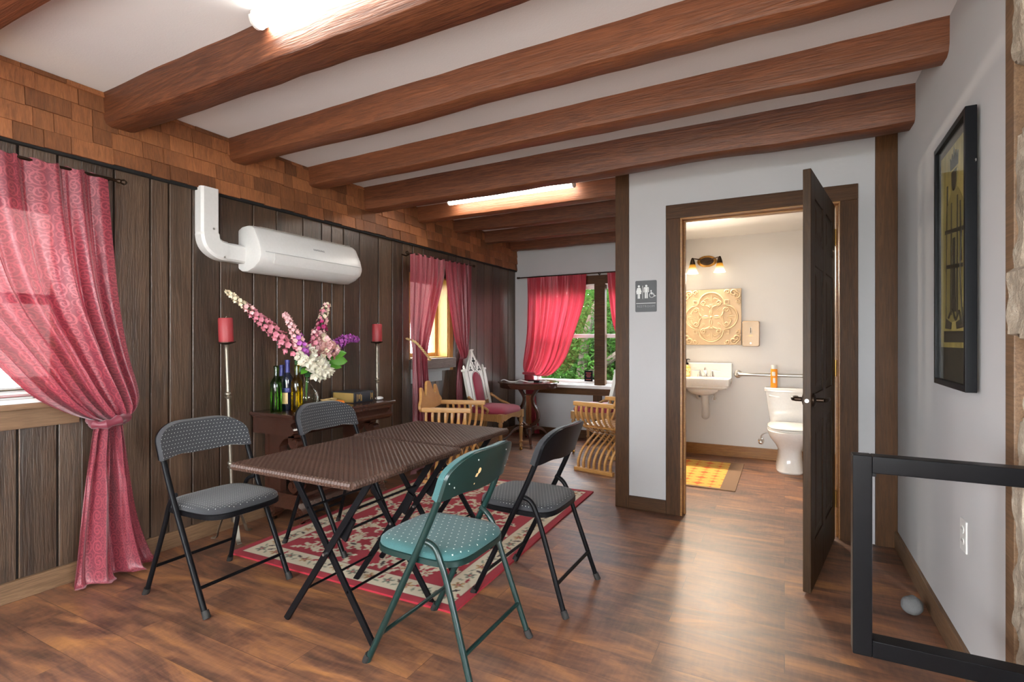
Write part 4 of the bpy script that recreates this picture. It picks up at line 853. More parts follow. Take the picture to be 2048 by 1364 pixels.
for i, p in enumerate(C_):
    d = (C_[min(i+1, 36)]-C_[max(i-1, 0)]).normalized(); nn = Vector((-d.y, d.x, 0)); h = .057 + (.003 if 9 < i < 27 else 0); o = .072 + (.003 if 9 < i < 27 else 0)
    R.append([(XL + x, (p+nn*q*h).x, (p+nn*q*h).y) for x, q in ((-.002, -1), (o-.014, -1), (o, -.78), (o, .78), (o-.014, 1), (-.002, 1))])
m = MB(); m.loft(R); m.build('duct', M_whitep, P_, world=True, angle=50)
for y, z in ((2.0, 1.90), (2.07, 1.735)): MB().lathe([(.007, 0), (.006, .003), (.001, .003)], (XL+.075, y, z), 12, 'X').build('screw', M_steel, P_, world=True)
# ---- carved gothic chairs
def gothic_chair(label):
    t = thing('carved_chair', label, 'chair', group='carved gothic chairs with red seats')
    for s in (-1, 1):
        L = MB().lathe([(.010, .034), (.017, .040), (.021, .055), (.016, .072), (.013, .085), (.020, .095), (.022, .105), (.014, .118), (.017, .15), (.021, .24), (.022, .265), (.014, .275), (.023, .285), (.023, .295), (.014, .305), (.020, .325), (.024, .345), (.018, .365), (.018, .38)], (.225, s*.235, 0), 16).build('front_leg', M_chairw, t)
        MB().box((.200, s*.235-.026, .37), (.250, s*.235+.026, .455)).build('leg_block', M_chairw, L, bevel=.004)
        MB().lathe([(.013, -.007), (.017, -.004), (.017, .004), (.013, .007)], (.225, s*.235, .017), 14, 'Y').build('caster', M_brass, L)
        m = MB(); m.loft([[(x-.02, s*.20-.018, z), (x+.02, s*.20-.018, z), (x+.02, s*.20+.018, z), (x-.02, s*.20+.018, z)] for x, z in ((-.285, 0), (-.24, .15), (-.205, .32), (-.19, .46))]); m.build('rear_leg', M_chairw, t, bevel=.004)
        m = MB(); m.tube(crom([(-.150, s*.235, .60), (-.10, s*.240, .575), (-.03, s*.247, .535), (.05, s*.25, .51), (.085, s*.25, .485), (.07, s*.25, .46)], 18), .014, 10); m.ball((-.155, s*.238, .605), .021, 10, 7); m.build('arm_scroll', M_chairw, t)
    m = MB(); m.box((-.20, -.245, .375), (.235, -.215, .452)); m.box((-.20, .215, .375), (.235, .245, .452)); m.box((-.205, -.22, .375), (-.175, .22, .452))
    m.prism([(-.21, .452), (-.21, .395), (-.17, .372), (-.10, .388), (0, .402), (.10, .388), (.17, .372), (.21, .395), (.21, .452)], 'X', .212, .242); m.build('seat_rail', M_chairw, t, bevel=.003)
    def so(k, n=84):
        R = []
        for i in range(n):
            a = 2*PI*i/n; ca, sa = math.cos(a), math.sin(a); e = .38
            x = abs(ca)**e*(1 if ca > 0 else -1); y = abs(sa)**e*(1 if sa > 0 else -1); R.append((.02+.235*x*k, .25*y*k))
        return R
    MB().loft([[(x, y, z) for x, y in so(k)] for k, z in ((.97, .445), (1.0, .462), (.99, .482), (.93, .500), (.78, .513), (.5, .520), (.02, .523))]).build('seat', M_velvet, t)
    # leaning back panel, built flat (y across, h up) and tilted
    th = math.atan2(.145, .66); Tm = Matrix.Translation((-.135, 0, .455)) @ Matrix.Rotation(-th, 4, 'Y')
    def T_(m, name, mt, par=t, **k):
        for v in m.bm.verts: v.co = Tm @ v.co
        return m.build(name, mt, par, **k)
    ogee = [(-.165, .10), (-.165, .42), (-.150, .47), (-.115, .515), (-.075, .565), (-.045, .62), (-.030, .665), (.030, .665), (.045, .62), (.075, .565), (.115, .515), (.150, .47), (.165, .42), (.165, .10)]
    pn = T_(MB().prism(ogee, 'X', -.018, .004), 'back_panel', M_cream, bevel=.003)
    arch = lambda w_, z0, z1, zp: [(-w_, z0), (-w_, z1)] + [(-w_*math.cos(a)*(1 if a < PI/2 else 1), z1 + (zp-z1)*math.sin(a)**.8) for a in [PI*i/16 for i in range(1, 16)]] + [(w_, z1), (w_, z0)]
    m = MB(); A1 = arch(.088, .06, .30, .425); A2 = arch(.078, .06, .30, .412); m.loft([[(.003, y, z) for y, z in A1], [(.014, y, z) for y, z in A2], [(.020, y*.8, lerp(.23, z, .8)) for y, z in A2]]); T_(m, 'back_cushion', M_velvet)
    for s in (-1, 1):
        m = MB(); m.box((-.028, s*.195-.022, -.02), (.010, s*.195+.022, .44)); ps = T_(m, 'back_post', M_cream if s > 0 else M_cream, bevel=.004)
        c = MB(); c.box((-.034, s*.195-.029, .44), (.016, s*.195+.029, .462)); c.lathe([(.017, .462), (.012, .475), (.015, .485), (.004, .505)], (-.01, s*.195, 0), 10); T_(c, 'post_cap', M_cream, ps)
    m = MB(); m.box((-.030, -.033, .664), (.014, .033, .676)); T_(m, 'crown_cap', M_cream, bevel=.002)
    m = MB(); m.box((-.020, -.19, .0), (.006, .19, .055)); m.box((-.018, -.19, .055), (.002, .19, .11)); T_(m, 'lower_rail', M_chairw, bevel=.004)
    hole = MB()
    def petal(y, z, a, l=.030, w_=.0095):
        R = [(y + math.cos(a)*l*q - math.sin(a)*w_*e*math.sin(PI*q)**.8, z + math.sin(a)*l*q + math.cos(a)*w_*e*math.sin(PI*q)**.8) for q, e in ((0, 0), (.2, 1), (.45, 1), (.7, 1), (.9, 1), (1, 0), (.9, -1), (.7, -1), (.45, -1), (.2, -1))]
        hole.loft([[(.0045, *p) for p in R], [(.0056, *p) for p in R]])
    for a, l in ((PI/2, .050), (-PI/2, .058), (0, .034), (PI, .034)): petal(0, .545, a, l, .012)
    for s in (-1, 1):
        for a in (PI/2, PI*1.18, -PI*.18): petal(s*.088, .455, a, .036, .010)
    T_(hole, 'tracery', M_gap, pn, smooth=False)
    ln = MB()
    for s in (-1, 1):
        ln.tube([(.005, s*.150, .12), (.005, s*.150, .42), (.005, s*.135, .47), (.005, s*.10, .515), (.005, s*.063, .565), (.005, s*.036, .62), (.005, s*.022, .655)], .0022, 5)
        ln.tube([(.005, s*.100, .08), (.005, s*.100, .31), (.005, s*.075, .40), (.005, 0, .448), ], .0022, 5); ln.tube([(.005, s*.022, .49), (.005, s*.03, .455), (.005, s*.004, .447)], .0022, 5); ln.tube([(.005, s*.06, .535), (.005, 0, .452)], .0022, 5)
    T_(ln, 'carved_line', M_gap, pn)
    return t
g1 = gothic_chair('tall carved cream-backed gothic chair with red velvet seat facing the round table'); g1.location = (-2.815, 4.945, 0)
g2 = copy_tree(g1); g2.location = (-1.80, 5.56, 0); g2.rotation_euler = (0, 0, PI)
tag(g2, 'carved gothic chair mostly hidden behind the slatted chair by the dark corner post', 'chair', 'carved gothic chairs with red seats')
# ---- folding slatted armchairs (Savonarola type)
def curule(label):
    t = thing('slatted_armchair', label, 'chair', group='honey wood slatted folding armchairs'); W, L, HA, N = .29, .205, .645, 7
    for s in (-1, 1):
        MB().box((-L, s*W-.021, HA-.040), (L+.02, s*W+.021, HA)).build('armrest', M_honey, t, bevel=.006)
        MB().box((-L+.01, s*W-.024, 0), (L+.01, s*W+.024, .036)).build('floor_rail', M_honey, t, bevel=.006)
        for k in range(N):
            x = lerp(-L+.05, L-.02, k/(N-1)) + (.012 if s > 0 else -.012)
            pts = crom([(0, s*W, HA-.03), (0, s*(W+.004), HA-.12), (0, s*(W-.075), .42), (0, 0, .315), (0, -s*(W-.075), .20), (0, -s*(W+.004), .10), (0, -s*W, .02)], 24)
            m = MB(); m.loft([[(x+a, p.y, p.z) + () if False else (x+a, p.y - b*.9*1, p.z) for a, b in ((-.0105, -.012), (.0105, -.012), (.0105, .012), (-.0105, .012))] for p in pts]); m.build('slat', M_honey, t, bevel=.002, angle=60)
    MB().tube([(-L+.02, 0, .315), (L, 0, .315)], .007, 8).build('pivot_rod', M_steel, t)
    m = MB()
    for k in range(6): x = lerp(-L+.04, L-.04, k/5); m.box((x-.028, -.205, .408), (x+.028, .205, .420))
    m.box((-L+.02, -.20, .395), (L-.02, -.17, .409)); m.box((-L+.02, .17, .395), (L-.02, .20, .409)); m.build('seat', M_honey, t, bevel=.003)
    half = [(0.0, .850), (.035, .848), (.062, .825), (.088, .775), (.115, .735), (.140, .722), (.160, .735), (.176, .775), (.192, .802), (.212, .806), (.230, .790), (.246, .745), (.268, .700), (.300, .680), (.322, .660), (.325, .630), (.30, .605), (0.0, .60)]
    o = half + [(-y, z) for y, z in half[::-1][1:-1]]
    m = MB(); m.loft([[(x - (z-.6)*.16, y, z) for y, z in o] for x in (-L-.018, -L+.006)]); m.build('backrest', M_honey, t, bevel=.004)
    return t
k1 = curule('honey wood slatted folding armchair with wavy crest behind the wicker tables'); k1.location = (-2.635, 3.93, 0); k1.rotation_euler = (0, 0, math.radians(19))
k2 = copy_tree(k1); k2.location = (-1.475, 4.875, 0); k2.rotation_euler = (0, 0, math.radians(180-13))
tag(k2, 'honey wood slatted folding armchair partly hidden by the dark corner post', 'chair', 'honey wood slatted folding armchairs')
# ---- round pedestal table
RT = thing('pedestal_table', 'round mahogany pedestal table with lyre support by the sheer red curtain', 'table', (-2.70, 5.60, 0))
MB().lathe([(.001, .660), (.335, .660), (.340, .665), (.345, .712), (.362, .716), (.368, .722), (.362, .730), (.001, .730)], (0, 0, 0), 48).build('tabletop', M_mahog, RT)
ly = MB()
for s in (-1, 1):
    pth = [tuple(p)[:2] for p in crom([(s*.035, .20, 0), (s*.115, .27, 0), (s*.125, .36, 0), (s*.07, .46, 0), (s*.055, .54, 0), (s*.10, .62, 0), (s*.13, .66, 0)], 24)]
    ly.ribbon(pth, lambda t: .042-.014*math.sin(PI*t), 'Y', -.022, .022)
ly.box((-.13, -.04, .645), (.13, .04, .662)); ly.box((-.08, -.012, .565), (.08, .012, .580)); ly.build('lyre', M_mahog, RT)
st_ = MB()
for k in range(4): st_.tube([(-.03+.02*k, 0, .21), (-.03+.02*k, 0, .57)], .003, 6)
st_.build('lyre_string', M_brass, RT)
m = MB(); m.box((-.085, -.075, .185), (.085, .075, .215)); m.lathe([(.062, .10), (.072, .12), (.072, .17), (.06, .187)], (0, 0, 0), 20); m.build('pedestal_base', M_mahog, RT, bevel=.004)
for k in range(4):
    a = PI/4 + k*PI/2 - .25; c, s = math.cos(a), math.sin(a); pts = crom([(.05, .16), (.12, .185), (.19, .15), (.26, .07), (.33, .018), (.375, .014)] and [(r*c, r*s, z) for r, z in ((.05, .15), (.11, .180), (.175, .155), (.245, .075), (.32, .020), (.37, .013))], 18)
    m = MB(); m.loft([[p + Vector((-s*w_*q, c*w_*q, h*q)) for w_, h in ((-.016, -.016), (.016, -.016), (.016, .016), (-.016, .016))] for p, q in zip(pts, [1.2-.4*i/18 for i in range(19)])]); m.build('leg', M_mahog, RT, bevel=.003)
cb = MB(); cb.tube(crom([(-3.0, 5.47, .737), (-2.93, 5.42, .755), (-2.85, 5.40, .737), (-2.78, 5.43, .737), (-2.70, 5.38, .760), (-2.62, 5.44, .737), (-2.56, 5.55, .737), (-2.50, 5.52, .745), (-2.43, 5.60, .737)], 60), .0055, 6)
cb.tube(crom([(-2.62, 5.62, .737), (-2.55, 5.70, .75), (-2.47, 5.62, .737), (-2.46, 5.50, .737)], 24), .0045, 6)
tag(cb.build('cable', M_whitep), 'loose white cable curling over the round table top', 'cable')
pb = MB(); pb.box((-2.66, 5.50, .730), (-2.52, 5.60, .752)); tag(pb.build('black_device', M_blackm, bevel=.006), 'flat black device lying on the round table top', 'device')
sg = MB(); sg.box((-2.245, 6.285, .70), (-2.135, 6.291, .835)); so_ = sg.build('window_notice', M_blackm, smooth=False); tag(so_, 'small black notice stuck on the garden window glass', 'sign')
ln = MB()
for i, (w_, z) in enumerate(((.035, .805), (.028, .788), (.032, .771), (.024, .754), (.034, .722))): ln.box((-2.19-w_, 6.2838, z), (-2.19+w_, 6.2851, z+.006))
ln.build('print_line', simple('print_red', (.35, .06, .06), .6), so_, smooth=False)
# ---- papers and books on the first window sill
pz = .921
for i, (nm, lab, mt, y0, y1, x0, x1, h) in enumerate([('magazine', 'white magazine at the bottom of the window sill pile', M_paper, .82, 1.265, -3.31, -3.115, .012), ('magazine', 'thin pale magazine second in the window sill pile', M_paper, .80, 1.20, -3.32, -3.115, .008), ('magazine', 'grey magazine in the middle of the window sill pile', M_greypaper, .80, 1.135, -3.31, -3.12, .012), ('magazine', 'red covered magazine in the window sill pile', M_redpaper, .80, 1.20, -3.335, -3.14, .010), ('magazine', 'pale magazine above the red one in the window sill pile', M_paper, .80, 1.13, -3.32, -3.13, .012), ('magazine', 'grey topped magazine near the top of the window sill pile', M_greypaper, .80, 1.125, -3.32, -3.13, .007), ('magazine', 'tan folded paper sticking out of the window sill pile', M_tanpaper, .86, 1.21, -3.36, -3.18, .006), ('magazine', 'olive grey magazine topping the window sill pile', M_greypaper, .80, 1.12, -3.33, -3.14, .008)]):
    t = thing(nm, lab, 'magazine', ((x0+x1)/2, (y0+y1)/2, pz), group='magazines on the window sill'); hx, hy = (x1-x0)/2, (y1-y0)/2
    MB().box((-hx+.002, -hy+.002, .001), (hx-.002, hy-.002, h-.001)).build('pages', M_paper, t, smooth=False)
    m = MB(); m.box((-hx, -hy, 0), (hx, hy, h*.3)); m.box((-hx, -hy, h*.62), (hx, hy, h)); m.build('cover', mt, t, smooth=False); pz += h
# ---- tube lights
def tube_light(label, x0, x1, y, mats=True):
    t = thing('tube_light', label, 'light fitting', ((x0+x1)/2, y, ZC), group='ceiling tube lights'); h = (x1-x0)/2
    MB().box((-h, -.030, -.022), (h, .030, 0)).build('housing', M_whitep, t, bevel=.003)
    m = MB(); m.loft([[(x, .034*math.sin(a), -.024-.036*math.cos(a)) for a in [-PI/2+PI*i/12 for i in range(13)]] for x in (-h+.012, h-.012)]); m.build('diffuser', M_tube, t)
    for s in (-1, 1): MB().prism([(.037*math.sin(a), -.022-.041*math.cos(a)) for a in [-PI/2+PI*i/12 for i in range(13)]], 'X', s*h-(.012 if s > 0 else 0), s*h+(.012 if s < 0 else 0)).build('end_cap', M_whitep, t)
tube_light('glowing tube light at the top edge of the photo, against the thick beam', -1.86, -.64, 1.372)
tube_light('glowing tube light further back, between two beams before the red curtains', -2.72, -1.50, 3.965)

# ---- restroom sign
SG = thing('restroom_sign', 'grey restroom sign with white pictograms between the corner post and the door casing', 'sign', (-.878, YR, 1.53))
def rr_(w_, h, r, n=6):
    out = []
    for cx, cy, a0 in ((w_-r, h-r, 0), (-w_+r, h-r, PI/2), (-w_+r, -h+r, PI), (w_-r, -h+r, PI*1.5)):
        out += [(cx+r*math.cos(a0+PI/2*i/n), cy+r*math.sin(a0+PI/2*i/n)) for i in range(n+1)]
    return out
pl = MB().prism(rr_(.0755, .112, .008), 'Y', -.004, .0).build('plate', M_signg, SG)
def flat(polys, name, mt, par):
    m = MB()
    for p in polys: m.prism(p, 'Y', -.0052, -.0038)
    return m.build(name, mt, par, smooth=False)
circ = lambda x, y, r, n=14: [(x+r*math.cos(2*PI*i/n), y+r*math.sin(2*PI*i/n)) for i in range(n)]
def seg2(p, q, w_):
    dx, dy = q[0]-p[0], q[1]-p[1]; l = math.hypot(dx, dy); a, b = -dy/l*w_/2, dx/l*w_/2; return [(p[0]+a, p[1]+b), (q[0]+a, q[1]+b), (q[0]-a, q[1]-b), (p[0]-a, p[1]-b)]
X = -.050; flat([circ(X, .0725, .008), [(X-.008, .062), (X+.008, .062), (X+.011, .045), (X+.018, .017), (X-.018, .017), (X-.011, .045)], seg2((X-.009, .060), (X-.018, .029), .005), seg2((X+.009, .060), (X+.018, .029), .005), seg2((X-.0045, .018), (X-.0045, -.016), .0065), seg2((X+.0045, .018), (X+.0045, -.016), .0065)], 'woman_symbol', M_signw, SG)
X = .003; flat([circ(X, .0735, .008), [(X-.017, .061), (X-.013, .0645), (X+.013, .0645), (X+.017, .061), (X+.0105, .056), (X+.0105, .028), (X-.0105, .028), (X-.0105, .056)], seg2((X-.0155, .062), (X-.0165, .028), .005), seg2((X+.0155, .062), (X+.0165, .028), .005), seg2((X-.006, .030), (X-.006, -.015), .0085), seg2((X+.006, .030), (X+.006, -.015), .0085)], 'man_symbol', M_signw, SG)
flat([seg2((-.0225, .076), (-.0225, -.018), .0025)], 'divider', M_signw, SG)
wh = [seg2((.0415+.0165*math.cos(a), .006+.0165*math.sin(a)), (.0415+.0165*math.cos(a+.28), .006+.0165*math.sin(a+.28)), .003) for a in [PI*.62+.26*i for i in range(19)]]
flat(wh + [circ(.037, .038, .0048), seg2((.037, .034), (.0385, .013), .0055), seg2((.0385, .0225), (.051, .0225), .004), seg2((.038, .0145), (.055, .0145), .0048), seg2((.054, .0155), (.0625, -.004), .0045), seg2((.060, -.003), (.070, .002), .004)], 'wheelchair_symbol', M_signw, SG)
flat([seg2((-.069, -.050), (.069, -.050), .0035)], 'rule', M_signw, SG)
text_mesh('RESTROOM', .0215, M_signl, SG, Matrix.Translation((0, -.0045, -.0725)) @ Matrix.Rotation(PI/2, 4, 'X'), .0008, spacing=1.18)
# ---- framed figure on the right-hand wall
PF = thing('framed_print', 'tall black framed gold print of a crowned robed figure on the white wall', 'picture', (XR, 2.52, 1.52), rz=-.03)
hy, hz, d = .245, .485, .036
m = MB()
for (y0, y1, z0, z1) in ((-hy, -hy+.022, -hz, hz), (hy-.022, hy, -hz, hz), (-hy+.022, hy-.022, hz-.022, hz), (-hy+.022, hy-.022, -hz, -hz+.022)): m.box((-d, y0, z0), (-.004, y1, z1))
m.build('frame', M_blackm, PF, bevel=.002)
tg = NT('gold_print'); nz = tg.noise(tg.coords((1, 3, 1)), 6, 5); tg.pbr(tg.ramp(nz, (.3, (.26, .20, .05)), (.7, (.58, .45, .14))), .4); M_goldp = tg.m
MB().box((-.016, -hy+.02, -hz+.02), (-.010, hy-.02, hz-.02)).build('print_sheet', M_goldp, PF, smooth=False)
M_ink = simple('print_ink', (.030, .028, .018), .6); M_ink2 = simple('print_halftone', (.26, .21, .065), .6)
def pr(polys, name, mt, x=-.0175):
    m = MB()
    for p in polys: m.prism(p, 'X', x, -.0155)
    return m.build(name, mt, PF, smooth=False)
mir = lambda h: h + [(-y, z) for y, z in h[::-1]]
pr([mir([(.05, .335), (.045, .30), (.05, .26), (.085, .235), (.125, .20), (.15, .08), (.155, -.02), (.13, -.05), (.12, -.19), (.125, -.235), (.075, -.24), (.0, -.235)])], 'robe', M_ink2)
pr([mir([(.055, .345), (.060, .395), (.042, .372), (.030, .405), (.015, .375), (.0, .42)]), mir([(.036, .335), (.034, .285), (.02, .262), (0, .258)]), [(-.15, .10), (.14, .13), (.145, .115), (-.14, .085)], [(-.13, -.03), (.12, -.01), (.12, -.025), (-.13, -.045)], [(-.20, -.315), (.16, -.315), (.16, -.27), (-.20, -.275)],
    [(.10, .30), (.112, .30), (.135, -.25), (.125, -.25)], [(-.06, .23), (-.045, .23), (-.035, -.22), (-.06, -.22)], [(.03, .22), (.045, .22), (.06, -.21), (.035, -.21)], [(-.10, .2), (-.085, .2), (-.09, -.02), (-.115, -.02)], [(-.16, -.22), (-.03, -.24), (-.04, -.265), (-.15, -.26)], [(.04, -.24), (.13, -.22), (.14, -.26), (.05, -.265)], [(-.02, .08), (.02, .08), (.03, -.2), (-.03, -.2)]] , 'figure_lines', M_ink, -.0185)
sw = MB(); sw.tube([(-.017, -.115+.02*math.sin(q*4), .10-.36*q) for q in [i/20 for i in range(21)]], .004, 6); sw.tube(crom([(-.017, -.11, -.25), (-.017, -.08, -.20), (-.017, -.03, -.23), (-.017, .02, -.19), (-.017, .08, -.22)], 16), .005, 6); sw.build('figure_flourish', M_ink, PF)
MB().box((-.0165, -hy+.022, -hz+.022), (-.0155, hy-.022, -.335)).build('print_border', M_ink, PF, smooth=False)
MB().box((-.0165, -hy+.022, .435), (-.0155, hy-.022, hz-.022)).build('print_margin', simple('print_grey', (.12, .10, .085), .6), PF, smooth=False)
MB().box((-.029, -hy+.02, -hz+.02), (-.0275, hy-.02, hz-.02)).build('glazing', M_pane, PF, smooth=False)
MB().tube([(-.010, -hy-.001, .30), (-.010, -hy-.010, .30), (-.010, -hy-.010, .293), (-.010, -hy-.003, .293)], .0015, 6).build('hanging_eye', M_steel, PF)
OU = thing('wall_outlet', 'white power outlet plate low on the white wall', 'outlet', (XR, 2.462, .498))
m = MB(); m.box((-.006, -.0365, -.058), (0, .0365, .058)); m.build('plate', M_whitep, OU, bevel=.002)
for z in (.022, -.022):
    m = MB(); m.prism([(.0165*math.cos(a), z+.0145*math.sin(a)) for a in [2*PI*i/16 for i in range(16)]], 'X', -.0085, -.005); so2 = m.build('socket', M_whitep, OU)
    m = MB(); m.box((-.0090, -.008, z-.001), (-.0084, -.0055, z+.008)); m.box((-.0090, .0055, z-.001), (-.0084, .008, z+.008)); m.build('slot', M_gap, so2)
m = MB(); m.ball((0, 0, .040), .042, 16, 10, (1, 1.05, .95))
for v in m.bm.verts: v.co += v.co.normalized()*.006*mnoise.noise(v.co*38)
ro = m.build('stone', M_rock); ro.location = (.500, 2.865, .002); tag(ro, 'grey rough stone lying on the floor against the white wall', 'stone')
# ---- black metal guard rail
GR = thing('guard_rail', 'black square-tube metal guard frame fixed to the stone wall', 'railing', (.39, 1.76, .6))
for nm, a, b in (('upright', (.169, 1.735, .337), (.215, 1.785, .892)), ('top_bar', (.215, 1.735, .845), (XR+.02, 1.785, .892)), ('bottom_bar', (.215, 1.735, .337), (XR+.02, 1.785, .384))): MB().box(a, b).build(nm, M_blackm, GR, world=True, bevel=.003)
gw = MB(); gw.box((.2145, 1.736, .836), (.224, 1.784, .846)); gw.build('weld', M_blackm, GR, world=True, bevel=.002)
# ================================================================== RESTROOM
SC = thing('wall_sconce', 'brass two-light wall sconce glowing above the restroom sink', 'lamp', (-.735, YT, 2.055))
MB().ball((0, -.006, .005), .10, 24, 12, (1.0, .16, .62)).build('backplate', M_brass, SC)
MB().ball((0, -.012, .005), .078, 24, 12, (1.0, .16, .60)).build('backplate_rim', M_bronze, SC)
MB().tube(crom([(-.135, -.085, .035), (-.07, -.06, .022), (0, -.05, .0), (.07, -.06, .022), (.135, -.085, .035)], 20), .006, 8).build('arm', M_bronze, SC)
tsh = NT('lamp_shade_glass'); gz = tsh.n('MapRange', {0: tsh.n('SeparateXYZ', {0: tsh.n('TexCoord').outputs['Object']}).outputs[2], 1: -.128, 2: -.035, 3: 0.0, 4: 1.0}).outputs[0]; g_ = tsh.n('Emission', {'Color': tsh.ramp(gz, (.25, (1, .86, .58)), (.75, (.80, .33, .04))), 'Strength': tsh.math('MULTIPLY_ADD', gz, -2.6, 3.2)}); tsh.t.links.new(g_.outputs[0], tsh.out.inputs[0]); M_shade = tsh.m
for s in (-1, 1):
    x = s*.135
    f_ = MB().lathe([(.006, .042), (.012, .036), (.024, .0), (.030, -.030), (.026, -.034)], (x, -.085, 0), 18).build('socket_cup', M_bronze, SC)
    sh_ = MB().lathe([(.026, -.022), (.034, -.05), (.042, -.085), (.052, -.112), (.060, -.128), (.058, -.128), (.049, -.111), (.039, -.085), (.031, -.05), (.023, -.022)], (x, -.085, 0), 22).build('lamp_shade', M_shade, SC)
    l = bpy.data.lights.new('bulb', 'SPOT'); l.energy = 125; l.color = (1, .85, .66); l.shadow_soft_size = .06; l.spot_size = math.radians(165); l.spot_blend = .8; o = bpy.data.objects.new('bulb', l); COL.objects.link(o); o.parent = SC; o.location = (x, -.085, -.135); o.rotation_euler = (math.radians(-62), 0, 0)
# relief panel
AP = thing('relief_panel', 'square cream embossed tile panel hanging above the sink', 'wall art', (-.69, YT, 1.462)); h = .295
M_tile = simple('relief_cream', (.56, .41, .25), .42)
MB().box((-h, -.030, -h), (h, -.002, h)).build('panel', M_bronze, AP, bevel=.001)
m = MB(); m.box((-h+.002, -.034, -h+.002), (h-.002, -.028, h-.002))
def tb2(pts, r, par=m): par.tube([(x, -.034-r*.25, z) for x, z in pts], r, 8)
def rot4(fn):
    for k in range(4):
        c, s = (1, 0, -1, 0)[k], (0, 1, 0, -1)[k]; fn(lambda pts: [(x*c-z*s, x*s+z*c) for x, z in pts])
def petal2(pts, w_, par=m):
    (x0, z0), (x1, z1) = pts; L = math.hypot(x1-x0, z1-z0); a = math.atan2(z1-z0, x1-x0); R = []
    for i in range(11):
        q = i/10; ww = max(.0008, w_*math.sin(PI*q)**.8); cx, cz = lerp(x0, x1, q), lerp(z0, z1, q)
        R.append([(cx - math.sin(a)*ww*e, -.033 - hh*ww*.55, cz + math.cos(a)*ww*e) for e, hh in ((-1, 0), (-.5, .7), (0, .35), (.5, .7), (1, 0))])
    par.loft(R)
def motif(R4):
    arc = [(.125*math.cos(a), .135+.125*math.sin(a)) for a in [PI*.02+PI*.96*i/20 for i in range(21)]]; tb2(R4(arc), .008); tb2(R4([(x*.88, .135+(z-.135)*.88) for x, z in arc]), .004)
    tb2(R4([(.125, .137), (.175, .137), (.175, .175)]), .007); tb2(R4([(-.125, .137), (-.175, .137), (-.175, .175)]), .007)
    for s in (-1, 1):
        tb2(R4([(s*x, z) for x, z in spiral(.075, .150, .028, .006, -PI*.6, PI*2.2, 22)]), .009)
        tb2(R4([(s*.012, .10), (s*.03, .115), (s*.058, .124)]), .008); tb2(R4([(s*.03, .20), (s*.055, .192), (s*.085, .178)]), .006)
        petal2(R4([(s*.01, .165), (s*.05, .215)]), .014); tb2(R4([(s*x, z) for x, z in spiral(.222, .250, .036, .008, 0, PI*2.8, 24)]), .010); tb2(R4([(s*x, z) for x, z in spiral(.160, .262, .024, .006, PI, -PI*1.4, 20)]), .008)
    petal2(R4([(0, .012), (0, .095)]), .022); petal2(R4([(0, .15), (0, .245)]), .018); tb2(R4([(-.02, .118), (.02, .118)]), .006); tb2(R4([(-.016, .132), (.016, .132)]), .005)
    petal2(R4([(.06, .06), (.10, .10)]), .015)
rot4(motif); m.ball((0, -.036, 0), .014, 12, 8, (1, .6, 1)); m.build('relief', M_tile, AP)
# towel dispenser
DS = thing('soap_dispenser', 'tan wall-mounted dispenser beside the relief panel', 'dispenser', (-.304, YT, 1.283))
m = MB(); m.loft([[(x*k, y, z*kz + (0 if z > 0 else 0)) for x, z in rr_(.081, .130, .016)] for y, k, kz in ((0, .97, .98), (-.06, 1.0, 1.0), (-.085, .99, .99), (-.098, .93, .95))]); m.build('housing', M_tan, DS, angle=50)
m = MB(); m.prism(rr_(.008, .034, .008), 'Y', -.1005, -.096)
for v in m.bm.verts: v.co.z += .035
wd = m.build('level_window', M_paper, DS); m = MB(); m.prism(rr_(.003, .026, .003), 'Y', -.1015, -.1)
for v in m.bm.verts: v.co.z += .035
m.build('level_gauge', M_bronze, wd); MB().lathe([(.008, 0), (.007, -.003), (.001, -.003)], (0, -.097, -.095), 14, 'Y').build('lock', M_steel, DS)
MB().bar((-.02, -.0985, -.02), (.02, -.0985, -.02), .001, .004).build('emblem', M_brass, DS)
# sink
SK = thing('wall_sink', 'white wall-hung sink with square backsplash in the restroom', 'sink', (-.735, YT, .80))
hw = .250
m = MB(); m.box((-hw, -.035, -.02), (hw, -.001, .178)); m.build('backsplash', M_porc, SK, bevel=.008, seg=3)
m = MB(); R = []
for y0, z, k in ((0, .030, 1.0), (0, .028, 1.0), (0, -.035, .985), (0, -.048, .93), (0, -.055, .95), (0, -.068, .88), (0, -.075, .80)):
    R.append([(x*k, -.215 + (yy)*k*.86, z) for x, yy in rr_(hw, .235, .03)])
m.loft(R, caps=True)
for k in range(3): pass
b_ = m.build('basin', M_porc, SK, angle=30)
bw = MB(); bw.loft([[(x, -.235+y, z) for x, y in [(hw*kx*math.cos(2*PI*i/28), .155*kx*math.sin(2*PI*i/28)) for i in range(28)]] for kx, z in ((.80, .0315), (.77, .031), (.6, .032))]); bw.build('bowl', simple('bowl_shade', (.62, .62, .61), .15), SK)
m = MB(); m.ball((-.02, -.19, -.085), .14, 20, 10, (1.15, .9, .50)); m.build('bowl_underside', M_porc, SK)
m = MB(); m.tube(crom([(0, -.18, -.10), (0, -.18, -.20), (.005, -.17, -.27), (.0, -.13, -.345), (-.005, -.10, -.375), (-.005, -.06, -.30), (-.005, -.02, -.27), (-.005, -.002, -.27)], 26), [.036]*10+[.038]*5+[.034]*4+[.03]*8, 14); m.build('drain_cover', M_whitep, SK)
for s in (-1, 1):
    m = MB(); m.tube(crom([(s*.085, -.13, -.09), (s*.09, -.11, -.16), (s*.08, -.05, -.20), (s*.075, -.002, -.20)], 14), .014, 10); m.build('supply_pipe', M_whitep, SK); MB().lathe([(.024, -.004), (.024, -.001)], (s*.075, 0, -.20), 16, 'Y').build('escutcheon', M_chrome, SK)
FC = thing('faucet', 'chrome two-handle faucet on the restroom sink', 'faucet', (-.735, YT-.085, .830))
